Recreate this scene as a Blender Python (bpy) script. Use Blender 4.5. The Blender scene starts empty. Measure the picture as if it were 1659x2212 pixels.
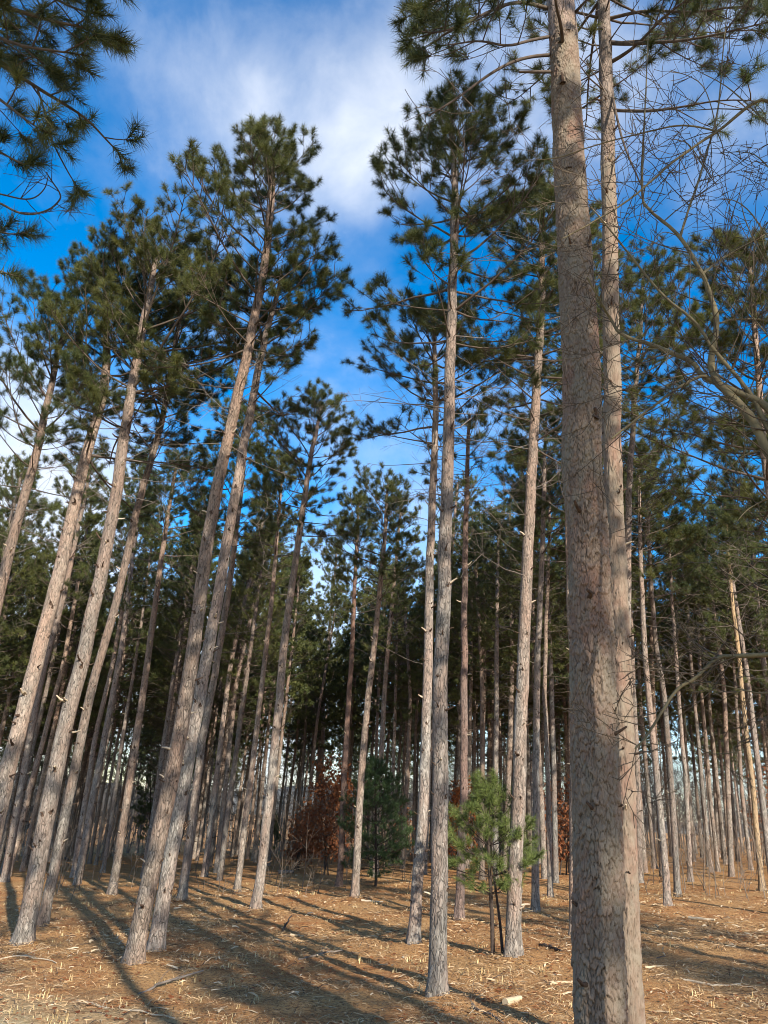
import bpy, math, random
import numpy as np
from mathutils import Matrix, Vector

rng = np.random.default_rng(7)
random.seed(7)
SC = bpy.context.scene
COL = SC.collection

# ------------------------------------------------------------------ camera frame (measured on a 1659 x 2212 view of the photo)
PW, PH, F = 1659.0, 2212.0, 1660.0
def unit(v):
    v = np.asarray(v, float); return v / np.linalg.norm(v)
U_c = unit((268.0, 4260.0, -1660.0))                 # world up, in camera axes
Y_c = np.array((0, 0, -1.0)); Y_c = unit(Y_c - U_c * Y_c.dot(U_c))
X_c = np.cross(Y_c, U_c)
C2W = np.array([X_c, Y_c, U_c])                      # camera direction -> world direction
CAM_H = 1.95
CAM = np.array((0.0, 0.0, CAM_H))
gn = C2W @ unit((0.0, 1660.0, -668.0))               # ground normal near the viewer

def hash_noise(x, y, seed=0):
    """smooth value noise, vectorised"""
    x = np.asarray(x, float); y = np.asarray(y, float)
    xi = np.floor(x).astype(np.int64); yi = np.floor(y).astype(np.int64)
    fx = x - xi; fy = y - yi
    fx = fx * fx * (3 - 2 * fx); fy = fy * fy * (3 - 2 * fy)
    def h(a, b):
        n = (a * 374761393 + b * 668265263 + seed * 2147483647) & 0xFFFFFFFF
        n = ((n ^ (n >> 13)) * 1274126177) & 0xFFFFFFFF
        return ((n ^ (n >> 16)) & 0xFFFF) / 65535.0
    return (h(xi, yi) * (1 - fx) + h(xi + 1, yi) * fx) * (1 - fy) + (h(xi, yi + 1) * (1 - fx) + h(xi + 1, yi + 1) * fx) * fy

def ground_z(x, y):
    x = np.asarray(x, float); y = np.asarray(y, float)
    d = np.sqrt(x * x + y * y) + 1e-6
    s = np.minimum(1.0, (48.0 / d)) ** 0.8
    z = -(gn[0] * x + gn[1] * y) / gn[2] * s
    z = z + 0.10 * (hash_noise(x * .35, y * .35, 3) - .5) + 0.05 * (hash_noise(x * 1.1, y * 1.1, 5) - .5)
    z = z - 0.0011 * np.clip(d - 34, 0, 60) ** 2 * np.clip(.35 - x / np.maximum(d, 1) * 1.2, 0.1, 1.0)
    return z

def ray(px, py):
    return unit(C2W @ np.array((px - PW / 2, -(py - PH / 2), -F)))
def on_ground(px, py):
    r = ray(px, py); zz = 0.0
    for _ in range(30):
        t = (zz - CAM_H) / min(r[2], -1e-3)
        p = CAM + r * t
        zz = 0.6 * zz + 0.4 * float(ground_z(p[0], p[1]))
    p[2] = float(ground_z(p[0], p[1]))
    return p
def in_plane(px, py, p0):
    """the point seen at this pixel on the upright plane through p0 that faces the camera"""
    n = np.array((p0[0], p0[1], 0.0)); n = unit(n)
    r = ray(px, py)
    return CAM + r * (np.dot(np.array(p0) - CAM, n) / np.dot(r, n))
def at_depth(px, py, d):
    """the point on this pixel's ray at horizontal range d"""
    r = ray(px, py)
    return CAM + r * (d / math.hypot(r[0], r[1]))
def project(p):
    q = C2W.T @ (np.asarray(p) - CAM)
    return PW / 2 + F * q[0] / -q[2], PH / 2 - F * q[1] / -q[2]

# ------------------------------------------------------------------ mesh helpers
class Buf:
    def __init__(self):
        self.V = []; self.F = []; self.n = 0
    def add(self, V, Fc, mat=0, smooth=True):
        V = np.asarray(V, float).reshape(-1, 3); Fc = np.asarray(Fc, np.int64)
        self.V.append(V); self.F.append((Fc + self.n, mat, smooth)); self.n += len(V)
    def tube(self, pts, rad, n=6, mat=0, cap=True):
        pts = np.asarray(pts, float); m = len(pts)
        rad = np.broadcast_to(np.asarray(rad, float), (m,))
        t = np.gradient(pts, axis=0); t /= (np.linalg.norm(t, axis=1, keepdims=True) + 1e-9)
        mean = np.abs(t.mean(0)); ref = np.zeros(3); ref[int(np.argmin(mean))] = 1.0
        u = np.cross(t, ref); u /= (np.linalg.norm(u, axis=1, keepdims=True) + 1e-9)
        w = np.cross(t, u)
        a = np.arange(n) * 2 * math.pi / n
        ring = u[:, None, :] * np.cos(a)[None, :, None] + w[:, None, :] * np.sin(a)[None, :, None]
        V = (pts[:, None, :] + ring * rad[:, None, None]).reshape(-1, 3)
        i = np.arange(m - 1)[:, None] * n; j = np.arange(n)[None, :]; k = (j + 1) % n
        Fq = np.stack([i + j, i + k, i + n + k, i + n + j], -1).reshape(-1, 4)
        self.add(V, Fq, mat)
        if cap:
            tip = pts[-1] + t[-1] * rad[-1] * .6
            self.add(np.vstack([V[-n:], tip]), [(q, (q + 1) % n, n) for q in range(n)], mat)
    def mesh(self, name, mats):
        me = bpy.data.meshes.new(name)
        V = np.vstack(self.V) if self.V else np.zeros((0, 3))
        me.vertices.add(len(V)); me.vertices.foreach_set('co', V.astype(np.float32).ravel())
        idx = []; tot = []; mi = []; sm = []
        for Fc, mat, smooth in self.F:
            idx.append(Fc.ravel()); tot.append(np.full(len(Fc), Fc.shape[1])); mi.append(np.full(len(Fc), mat)); sm.append(np.full(len(Fc), smooth))
        idx = np.concatenate(idx); tot = np.concatenate(tot); mi = np.concatenate(mi); sm = np.concatenate(sm)
        me.loops.add(len(idx)); me.loops.foreach_set('vertex_index', idx.astype(np.int32))
        me.polygons.add(len(tot))
        me.polygons.foreach_set('loop_start', np.concatenate([[0], np.cumsum(tot)[:-1]]).astype(np.int32))
        me.polygons.foreach_set('loop_total', tot.astype(np.int32))
        me.polygons.foreach_set('material_index', mi.astype(np.int32))
        me.polygons.foreach_set('use_smooth', sm.astype(bool))
        for m in mats: me.materials.append(m)
        me.update(calc_edges=True); me.validate()
        return me

def link(name, data, parent=None, loc=None):
    o = bpy.data.objects.new(name, data); COL.objects.link(o)
    if parent is not None: o.parent = parent
    if loc is not None: o.location = loc
    return o
def tag(o, label=None, cat=None, group=None, kind=None):
    if label: o['label'] = label
    if cat: o['category'] = cat
    if group: o['group'] = group
    if kind: o['kind'] = kind
    return o

# ------------------------------------------------------------------ materials
def new_mat(name):
    m = bpy.data.materials.new(name); m.use_nodes = True
    nt = m.node_tree; nt.nodes.clear()
    out = nt.nodes.new('ShaderNodeOutputMaterial')
    return m, nt, out
def node(nt, typ, **kw):
    n = nt.nodes.new(typ)
    for k, v in kw.items():
        if k.startswith('i_'): n.inputs[k[2:].replace('_', ' ')].default_value = v
        else: setattr(n, k, v)
    return n
def ramp(nt, src, stops):
    r = nt.nodes.new('ShaderNodeValToRGB')
    el = r.color_ramp.elements
    while len(el) > 1: el.remove(el[-1])
    el[0].position = stops[0][0]; el[0].color = (*stops[0][1], 1)
    for p, c in stops[1:]:
        e = el.new(p); e.color = (*c, 1)
    nt.links.new(src, r.inputs[0]); return r
def mix(nt, fac, a, b, blend='MIX'):
    m = nt.nodes.new('ShaderNodeMix'); m.data_type = 'RGBA'; m.blend_type = blend
    for s, v in ((m.inputs[0], fac), (m.inputs[6], a), (m.inputs[7], b)):
        if hasattr(v, 'is_output') or isinstance(v, bpy.types.NodeSocket): nt.links.new(v, s)
        else: s.default_value = v if not isinstance(v, tuple) or len(v) == 4 else (*v, 1)
    return m.outputs[2]
def math_(nt, op, a, b=None, clamp=False):
    m = nt.nodes.new('ShaderNodeMath'); m.operation = op; m.use_clamp = clamp
    for s, v in ((m.inputs[0], a), (m.inputs[1], b)):
        if v is None: continue
        if isinstance(v, bpy.types.NodeSocket): nt.links.new(v, s)
        else: s.default_value = v
    return m.outputs[0]
def noise(nt, vec, scale, detail=4, rough=.55):
    n = node(nt, 'ShaderNodeTexNoise'); n.inputs['Scale'].default_value = scale
    n.inputs['Detail'].default_value = detail; n.inputs['Roughness'].default_value = rough
    if vec is not None: nt.links.new(vec, n.inputs['Vector'])
    return n

def bark_material(name, plate_w, pale, mid, red, red_amount, bump=.6):
    m, nt, out = new_mat(name); L = nt.links
    tc = node(nt, 'ShaderNodeTexCoord'); oi = node(nt, 'ShaderNodeObjectInfo')
    off = node(nt, 'ShaderNodeVectorMath', operation='ADD')
    cmb = node(nt, 'ShaderNodeCombineXYZ'); L.new(math_(nt, 'MULTIPLY', oi.outputs['Random'], 37.0), cmb.inputs[2])
    L.new(tc.outputs['Object'], off.inputs[0]); L.new(cmb.outputs[0], off.inputs[1])
    mp = node(nt, 'ShaderNodeMapping'); mp.inputs['Scale'].default_value = (1, 1, .30)
    L.new(off.outputs[0], mp.inputs[0])
    warp = noise(nt, mp.outputs[0], 14, 3)
    wv = node(nt, 'ShaderNodeVectorMath', operation='MULTIPLY_ADD'); wv.inputs[1].default_value = (.11, .11, .11)
    L.new(warp.outputs['Color'], wv.inputs[0]); L.new(mp.outputs[0], wv.inputs[2])
    ed = node(nt, 'ShaderNodeTexVoronoi', feature='DISTANCE_TO_EDGE'); ed.inputs['Scale'].default_value = 1 / plate_w
    L.new(wv.outputs[0], ed.inputs['Vector'])
    ce = node(nt, 'ShaderNodeTexVoronoi', feature='F1'); ce.inputs['Scale'].default_value = 1 / plate_w
    L.new(wv.outputs[0], ce.inputs['Vector'])
    sep = node(nt, 'ShaderNodeSeparateColor'); L.new(ce.outputs['Color'], sep.inputs[0])
    fine = noise(nt, mp.outputs[0], 70, 5, .65)
    big = noise(nt, mp.outputs[0], 2.6, 4, .6)
    col = mix(nt, sep.outputs[0], mid, pale)
    st = ramp(nt, fine.outputs[0], [(.40, (0, 0, 0)), (.66, (1, 1, 1))])
    col = mix(nt, math_(nt, 'MULTIPLY', st.outputs[0], .62), col, tuple(c * .42 for c in mid))
    redf = ramp(nt, big.outputs[0], [(.5 - red_amount * .25, (0, 0, 0)), (.62, (1, 1, 1))])
    col = mix(nt, math_(nt, 'MULTIPLY', redf.outputs[0], .75), col, red)
    sxyz = node(nt, 'ShaderNodeSeparateXYZ'); L.new(tc.outputs['Object'], sxyz.inputs[0])
    patch = noise(nt, off.outputs[0], .9, 4, .6)
    hz = math_(nt, 'ADD', math_(nt, 'MULTIPLY', sxyz.outputs[2], .075), math_(nt, 'MULTIPLY', patch.outputs[0], .8))
    col = mix(nt, math_(nt, 'MULTIPLY', ramp(nt, hz, [(.62, (0, 0, 0)), (1.0, (1, 1, 1))]).outputs[0], .55), col, red)
    lich = ramp(nt, noise(nt, mp.outputs[0], 6.5, 5, .65).outputs[0], [(.50, (0, 0, 0)), (.62, (1, 1, 1))])
    col = mix(nt, math_(nt, 'MULTIPLY', lich.outputs[0], .45), col, tuple(c * .55 for c in mid))
    crack = ramp(nt, ed.outputs['Distance'], [(0.0, (1, 1, 1)), (.13, (0, 0, 0))])
    cf = math_(nt, 'MULTIPLY', crack.outputs[0], ramp(nt, noise(nt, mp.outputs[0], 24, 3).outputs[0], [(.42, (0, 0, 0)), (.6, (1, 1, 1))]).outputs[0], True)
    col = mix(nt, cf, col, tuple(c * .25 for c in mid))
    fr = math_(nt, 'FRACT', math_(nt, 'MULTIPLY', oi.outputs['Random'], 7.31))
    tint = mix(nt, 1.0, mix(nt, oi.outputs['Random'], (1.08, .98, .90, 1), (.93, .97, 1.0, 1)), mix(nt, fr, (.74, .74, .74, 1), (1.1, 1.1, 1.1, 1)), 'MULTIPLY')
    col = mix(nt, 1.0, col, tint, 'MULTIPLY')
    h = math_(nt, 'ADD', math_(nt, 'MULTIPLY', ramp(nt, ed.outputs['Distance'], [(0, (0, 0, 0)), (.18, (1, 1, 1))]).outputs[0], .8),
              math_(nt, 'ADD', math_(nt, 'MULTIPLY', sep.outputs[1], .7), math_(nt, 'MULTIPLY', fine.outputs[0], .8)))
    bp = node(nt, 'ShaderNodeBump'); bp.inputs['Strength'].default_value = bump; bp.inputs['Distance'].default_value = .012
    L.new(h, bp.inputs['Height'])
    bs = node(nt, 'ShaderNodeBsdfPrincipled'); bs.inputs['Roughness'].default_value = .9; bs.inputs['Specular IOR Level'].default_value = .15
    L.new(col, bs.inputs['Base Color']); L.new(bp.outputs[0], bs.inputs['Normal']); L.new(bs.outputs[0], out.inputs[0])
    return m

def plain_material(name, c1, c2, scale=8, rough=.85, spec=.2, bump=0.0, island=False):
    m, nt, out = new_mat(name); L = nt.links
    tc = node(nt, 'ShaderNodeTexCoord')
    n = noise(nt, tc.outputs['Object'], scale, 4)
    fac = ramp(nt, n.outputs[0], [(.3, (0, 0, 0)), (.7, (1, 1, 1))]).outputs[0]
    if island:
        g = node(nt, 'ShaderNodeNewGeometry'); fac = g.outputs['Random Per Island']
    col = mix(nt, fac, c1, c2)
    bs = node(nt, 'ShaderNodeBsdfPrincipled'); bs.inputs['Roughness'].default_value = rough; bs.inputs['Specular IOR Level'].default_value = spec
    L.new(col, bs.inputs['Base Color'])
    if bump:
        bp = node(nt, 'ShaderNodeBump'); bp.inputs['Strength'].default_value = bump; bp.inputs['Distance'].default_value = .01
        L.new(n.outputs[0], bp.inputs['Height']); L.new(bp.outputs[0], bs.inputs['Normal'])
    L.new(bs.outputs[0], out.inputs[0])
    return m

def needle_material(name, dark, light, tip, trans=.3, spec=.35):
    m, nt, out = new_mat(name); L = nt.links
    tc = node(nt, 'ShaderNodeTexCoord'); g = node(nt, 'ShaderNodeNewGeometry'); oi = node(nt, 'ShaderNodeObjectInfo')
    n = noise(nt, tc.outputs['Object'], 2.2, 3)
    col = mix(nt, ramp(nt, n.outputs[0], [(.35, (0, 0, 0)), (.65, (1, 1, 1))]).outputs[0], dark, light)
    f = ramp(nt, g.outputs['Random Per Island'], [(.70, (0, 0, 0)), (1, (1, 1, 1))]).outputs[0]
    col = mix(nt, math_(nt, 'MULTIPLY', f, .7), col, tip)
    col = mix(nt, 1.0, col, mix(nt, oi.outputs['Random'], (1.1, 1.02, .85, 1), (.9, .98, 1.05, 1)), 'MULTIPLY')
    bs = node(nt, 'ShaderNodeBsdfPrincipled'); bs.inputs['Roughness'].default_value = .5; bs.inputs['Specular IOR Level'].default_value = spec
    L.new(col, bs.inputs['Base Color'])
    tr = node(nt, 'ShaderNodeBsdfTranslucent'); L.new(col, tr.inputs[0])
    ms = node(nt, 'ShaderNodeMixShader'); ms.inputs[0].default_value = trans
    L.new(bs.outputs[0], ms.inputs[1]); L.new(tr.outputs[0], ms.inputs[2]); L.new(ms.outputs[0], out.inputs[0])
    return m

M_BARK = bark_material('red_pine_bark', .040, (.45, .41, .355), (.225, .20, .172), (.31, .215, .165), .35, 1.0)
M_BARK_RED = bark_material('reddish_pine_bark', .040, (.25, .195, .165), (.17, .13, .11), (.21, .125, .095), .9, .9)
M_BARK_OCHRE = bark_material('peeled_ochre_bark', .05, (.45, .375, .27), (.31, .25, .175), (.38, .27, .15), .9, .8)
M_LIMB = plain_material('pine_limb_bark', (.060, .045, .035), (.12, .092, .072), 9, .9, .15, .4)
M_DEADWOOD = plain_material('dead_grey_wood', (.10, .08, .066), (.21, .175, .145), 6, .9, .15, .4)
M_KNOT = plain_material('dark_knot_wood', (.045, .030, .022), (.10, .065, .045), 30, .9, .1, .6)
M_PALE_STUB = plain_material('pale_broken_wood', (.42, .33, .22), (.55, .45, .33), 30, .9, .1, .3)
M_NEEDLE = needle_material('pine_needles', (.036, .052, .015), (.112, .128, .036), (.22, .195, .07), .36)
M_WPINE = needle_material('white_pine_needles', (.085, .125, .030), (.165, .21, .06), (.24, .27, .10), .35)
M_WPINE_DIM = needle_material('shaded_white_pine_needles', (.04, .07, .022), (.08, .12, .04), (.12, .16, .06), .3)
M_OAKLEAF = needle_material('dry_oak_leaves', (.20, .062, .027), (.31, .115, .046), (.40, .19, .085), .4, .2)
M_STEM = plain_material('dark_sapling_bark', (.035, .027, .022), (.075, .055, .045), 20, .9, .15, .4)
M_GREYSTEM = plain_material('grey_undergrowth_bark', (.10, .078, .06), (.19, .145, .11), 2, .9, .15)
M_TWIG = plain_material('brown_twig_bark', (.05, .037, .027), (.12, .09, .06), 5, .85, .2)
M_OLIVE = plain_material('olive_smooth_bark', (.085, .066, .036), (.19, .15, .078), 7, .75, .25, .3)
M_FARWOOD = plain_material('far_bare_wood', (.075, .066, .058), (.14, .125, .112), .3, .95, .1)

# ------------------------------------------------------------------ needles
def tuft_template(n, length, width, seed):
    r = np.random.default_rng(seed)
    V = []
    ang = np.radians(np.clip(r.normal(60, 24, n), 6, 125)); az = r.uniform(0, 2 * math.pi, n)
    s = r.uniform(-1.0, .0, n) * .13                                # position along the last part of the shoot
    ang = ang * (1 - .35 * (s / .13 + 1) * .8)
    ln = length * r.uniform(.75, 1.08, n)
    d = np.stack([np.sin(ang) * np.cos(az), np.sin(ang) * np.sin(az), np.cos(ang)], -1)
    base = np.stack([np.zeros(n), np.zeros(n), s], -1)
    side = np.cross(d, r.normal(size=(n, 3))); side /= np.linalg.norm(side, axis=1, keepdims=True)
    tip = base + d * ln[:, None] + np.array((0, 0, -.012))
    V = np.stack([base - side * width / 2, base + side * width / 2, tip], 1)
    return V.reshape(-1, 3)
def tuft_set(n, length, width, k=8, seed=0):
    return np.stack([tuft_template(n, length, width, seed + q) for q in range(k)])
LOD = {0: tuft_set(100, .150, .0052, 8, 10), 1: tuft_set(54, .16, .0084, 8, 30), 2: tuft_set(24, .165, .0155, 8, 60), 3: tuft_set(12, .20, .034, 8, 90)}
def place_tufts(buf, P, D, S, lod, mat):
    if not len(P): return
    P = np.asarray(P); D = np.asarray(D, float); D /= np.linalg.norm(D, axis=1, keepdims=True) + 1e-9; S = np.asarray(S)
    T = LOD[lod]; k = len(T); pick = rng.integers(0, k, len(P))
    ref = rng.normal(size=D.shape)
    u = np.cross(D, ref); u /= np.linalg.norm(u, axis=1, keepdims=True) + 1e-9
    w = np.cross(D, u)
    R = np.stack([u, w, D], -1)                                      # columns
    V = np.einsum('nij,nvj->nvi', R, T[pick]) * S[:, None, None] + P[:, None, :]
    V = V.reshape(-1, 3)
    buf.add(V, np.arange(len(V)).reshape(-1, 3), mat, False)

def bent(p0, d0, length, n, lift, wob):
    """a polyline that starts along d0 and bends upward by 'lift'"""
    d = unit(d0); pts = [np.array(p0, float)]; st = length / (n - 1)
    for k in range(n - 1):
        d = unit(d + np.array((0, 0, lift / (n - 1))) + rng.normal(size=3) * wob)
        pts.append(pts[-1] + d * st)
    return np.array(pts)

def dress_bough(buf, pts, r0, tP, tD, tS, first=.3, dens=1.0, sides=5, sub_len=1.0, up=.35):
    """side shoots and tufts along a bough's polyline"""
    pts = np.asarray(pts); seg = np.linalg.norm(np.diff(pts, axis=0), axis=1); L = seg.sum(); cum = np.concatenate([[0], np.cumsum(seg)])
    buf.tube(pts, np.linspace(r0, max(.0035, r0 * .22), len(pts)), sides, 0)
    def at(s):
        return np.array([np.interp(s, cum, pts[:, k]) for k in range(3)])
    s = L * first; sgn = 1
    while s < L * .97:
        p = at(s); d = unit(at(min(L, s + .05)) - at(max(0, s - .05)))
        lat = np.cross(d, (0, 0, 1.0)); lat = unit(lat + 1e-6)
        sgn = -sgn
        a = math.radians(rng.uniform(30, 62))
        dd = d * math.cos(a) + lat * sgn * math.sin(a) + np.array((0, 0, rng.uniform(-.1, .4)))
        sl = (.20 + .58 * (1 - s / L)) * min(L, 1.8) * rng.uniform(.5, 1.1) * sub_len
        sl = max(.12, sl)
        q = bent(p, dd, sl, 4 if sl < .4 else 5, up, .09)
        buf.tube(q, np.linspace(max(.004, r0 * .38), .003, len(q)), 4, 0, False)
        tP.append(q[-1]); tD.append(q[-1] - q[-2]); tS.append(rng.uniform(.85, 1.15))
        for _ in range(rng.integers(1, 4)):
            e = bent(q[-2], unit(q[-1] - q[-2]) + rng.normal(size=3) * .55, rng.uniform(.08, .2), 3, .35, .05)
            buf.tube(e, (.0035, .003, .003), 3, 0, False); tP.append(e[-1]); tD.append(e[-1] - e[-2]); tS.append(rng.uniform(.8, 1.1))
        k = sl - .19; g2 = 1
        while k > .10:
            f = k / sl * (len(q) - 1); i = int(f); pp = q[i] + (q[min(i + 1, len(q) - 1)] - q[i]) * (f - i)
            d2 = unit(q[min(i + 1, len(q) - 1)] - q[i]); l2 = unit(np.cross(d2, (0, 0, 1.0)) + 1e-6); g2 = -g2
            q2 = bent(pp, d2 + l2 * g2 * rng.uniform(.5, 1.1) + np.array((0, 0, rng.uniform(-.1, .5))), rng.uniform(.09, .22), 3, .3, .08)
            buf.tube(q2, (.0035, .003, .003), 3, 0, False)
            if rng.random() < .62: tP.append(q2[-1]); tD.append(q2[-1] - q2[-2]); tS.append(rng.uniform(.75, 1.1))
            k -= rng.uniform(.12, .22)
        s += rng.uniform(.13, .24) / dens
    tP.append(pts[-1]); tD.append(pts[-1] - pts[-2]); tS.append(1.12)

def grow_crown(axis, z0, z1, R, lod, dens=1.0, whorl=.5, seed_top=True, low_sparse=True, tuft_scale=1.0):
    """axis(z)->(xyz, radius). Returns a Buf: slot 0 limbs, slot 1 needles"""
    b = Buf(); tP, tD, tS = [], [], []
    z = z0
    lop = rng.uniform(0, 2 * math.pi)
    sides = (6, 5, 4, 3)[lod]
    while z < z1 - .25:
        t = (z - z0) / (z1 - z0)
        prof = np.interp(t, [0, .15, .35, .65, .88, 1], [.75, 1.0, 1.02, .86, .56, .28])
        n = rng.integers(4, 6)
        a0 = rng.uniform(0, 2 * math.pi)
        for k in range(n):
            az = a0 + 2 * math.pi * (k + rng.uniform(-.25, .25)) / n
            c, r = axis(z + rng.uniform(-.06, .06))
            Ln = R * prof * rng.uniform(.45, 1.18) * (1 + .22 * math.cos(az - lop))
            if low_sparse and t < .14 and rng.random() < .4: continue
            el = math.radians(np.interp(t, [0, .4, .8, 1], [0, 16, 38, 58]) + rng.normal(0, 9))
            d0 = np.array((math.cos(az) * math.cos(el), math.sin(az) * math.cos(el), math.sin(el)))
            Ln = min(Ln, .35 + (z1 + .1 - z) / max(.25, math.sin(min(1.45, el + .28))))
            pts = bent(c + d0 * r * .3, d0, Ln, 7, np.interp(t, [0, .6, 1], [.40, .55, .3]), .08)
            dress_bough(b, pts, .005 + .0082 * Ln, tP, tD, tS, np.interp(t, [0, .3, 1], [.58, .47, .2]), dens * 1.45, sides, 1.15)
        z += whorl * rng.uniform(.75, 1.25) * np.interp(t, [0, 1], [1.1, .75])
    c, r = axis(z1)
    for k in range(3):
        tP.append(c + rng.normal(size=3) * .04 - np.array((0, 0, .12 * k))); tD.append((rng.normal() * .2, rng.normal() * .2, 1)); tS.append(1.15)
    place_tufts(b, tP, tD, np.array(tS) * tuft_scale, lod, 1)
    return b

# ------------------------------------------------------------------ pine trunks
class Trunk:
    """a tapered, slightly bent axis in local coordinates (origin at the base)"""
    def __init__(self, pts, rb, H, tp=.33):
        self.p = np.asarray(pts, float); self.rb = rb; self.H = H; self.tp = tp
        zs = np.arange(-.25, H + .01, .25)
        xs = np.interp(zs, self.p[:, 2], self.p[:, 0]); ys = np.interp(zs, self.p[:, 2], self.p[:, 1])
        ker = np.ones(7) / 7
        def sm(a): return np.convolve(np.concatenate([np.full(3, a[0]) - (a[3:0:-1] - a[0]), a, 2 * a[-1] - a[-2:-5:-1]]), ker, 'valid')
        self.zs = zs; self.xs = sm(xs); self.ys = sm(ys)
        w = np.cumsum(rng.normal(size=len(zs))) * .0075; w -= np.linspace(w[0], w[-1], len(w)); self.xs = self.xs + w
    def rad(self, z):
        t = np.clip(z / self.H, 0, 1)
        return self.rb * (1 - t) ** self.tp + .012
    def __call__(self, z):
        return np.array((np.interp(z, self.zs, self.xs), np.interp(z, self.zs, self.ys), z)), float(self.rad(z))

def trunk_buf(T, n=20, dz=.16, z_top=None, flare=.42, rough=.018):
    b = Buf(); z = np.arange(-.22, z_top or T.H, dz)
    a = np.arange(n) * 2 * math.pi / n
    r = T.rad(np.clip(z, 0, None))
    fl = 1 + flare * np.exp(-np.clip(z, 0, None) / .17)
    lob = 1 + .16 * np.exp(-np.clip(z, 0, None) / .22)[:, None] * np.sin(a * 5 + rng.uniform(0, 6))[None, :]
    nz = 1 + rough * 2 * (hash_noise(a[None, :] * n / 7 + 0 * z[:, None], z[:, None] * 3.0 + 0 * a[None, :], int(rng.integers(1000))) - .5) + rng.normal(size=(len(z), n)) * rough * .5
    rr = r[:, None] * fl[:, None] * lob * nz
    x = np.interp(z, T.zs, T.xs)[:, None] + rr * np.cos(a)[None]; y = np.interp(z, T.zs, T.ys)[:, None] + rr * np.sin(a)[None]
    V = np.stack([x, y, np.repeat(z[:, None], n, 1)], -1).reshape(-1, 3)
    i = np.arange(len(z) - 1)[:, None] * n; j = np.arange(n)[None]; k = (j + 1) % n
    b.add(V, np.stack([i + j, i + k, i + n + k, i + n + j], -1).reshape(-1, 4))
    return b

def plate_bark_buf(T, circ_n, dz, z_top, seed, cw=.027, ch=.060, depth=.0125, fl=.10):
    """a trunk whose flaking plates are modelled: cells on the cylinder, each lifted at its lower edge"""
    r = np.random.default_rng(seed)
    z = np.arange(-.25, z_top, dz); a = np.arange(circ_n) * 2 * math.pi / circ_n
    rad = T.rad(np.clip(z, 0, None)) * (1 + fl * np.exp(-np.clip(z, 0, None) / .22))
    nU = int(round(2 * math.pi * T.rb / cw)); nV = int((z_top + 1) / ch) + 4
    J = r.uniform(.08, .92, (nU, nV, 2)); Hc = r.uniform(0, 1, (nU, nV)); Tl = r.uniform(.2, 1, (nU, nV))
    A, Z = np.meshgrid(a, z)
    u = A / (2 * math.pi) * nU; v = (Z + .5) / ch
    u = u + 1.1 * (hash_noise(A * 6, Z * 9, seed) - .5) + .5 * (hash_noise(A * 19, Z * 30, seed + 2) - .5); v = v + 1.0 * (hash_noise(A * 7, Z * 8, seed + 1) - .5) + .6 * (hash_noise(A * 20, Z * 24, seed + 3) - .5)
    ui = np.floor(u).astype(int); vi = np.floor(v).astype(int)
    f1 = np.full(u.shape, 9.0); f2 = np.full(u.shape, 9.0); h = np.zeros(u.shape); dv = np.zeros(u.shape)
    for di in (-1, 0, 1):
        for dj in (-1, 0, 1):
            cu = (ui + di) % nU; cv = np.clip(vi + dj, 0, nV - 1)
            du = ui + di + J[cu, cv, 0] - u; dw = vi + dj + J[cu, cv, 1] - v
            dist = du * du + dw * dw
            new = dist < f1
            f2 = np.where(new, f1, np.minimum(f2, dist))
            h = np.where(new, Hc[cu, cv], h); dv = np.where(new, dw * Tl[cu, cv], dv); f1 = np.where(new, dist, f1)
    edge = np.clip((np.sqrt(f2) - np.sqrt(f1)) / .22, 0, 1)
    fine = hash_noise(A * 60, Z * 55, seed + 7)
    disp = depth * (.9 * h + .9 * np.clip(dv, -.6, .6) + .9 * edge ** .6 + .35 * fine) * np.clip(1.35 - Z / z_top * .75, .4, 1.3)
    big = .010 * (hash_noise(A * 2.5, Z * 1.3, seed + 11) - .5) + .006 * (hash_noise(A * 5, Z * 4, seed + 12) - .5)
    rr = rad[:, None] + disp + big - depth
    x = np.interp(z, T.zs, T.xs)[:, None] + rr * np.cos(A); y = np.interp(z, T.zs, T.ys)[:, None] + rr * np.sin(A)
    V = np.stack([x, y, Z], -1).reshape(-1, 3)
    n = circ_n
    i = np.arange(len(z) - 1)[:, None] * n; j = np.arange(n)[None]; k = (j + 1) % n
    b = Buf(); b.add(V, np.stack([i + j, i + k, i + n + k, i + n + j], -1).reshape(-1, 4))
    return b, edge.ravel(), h.ravel()

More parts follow.
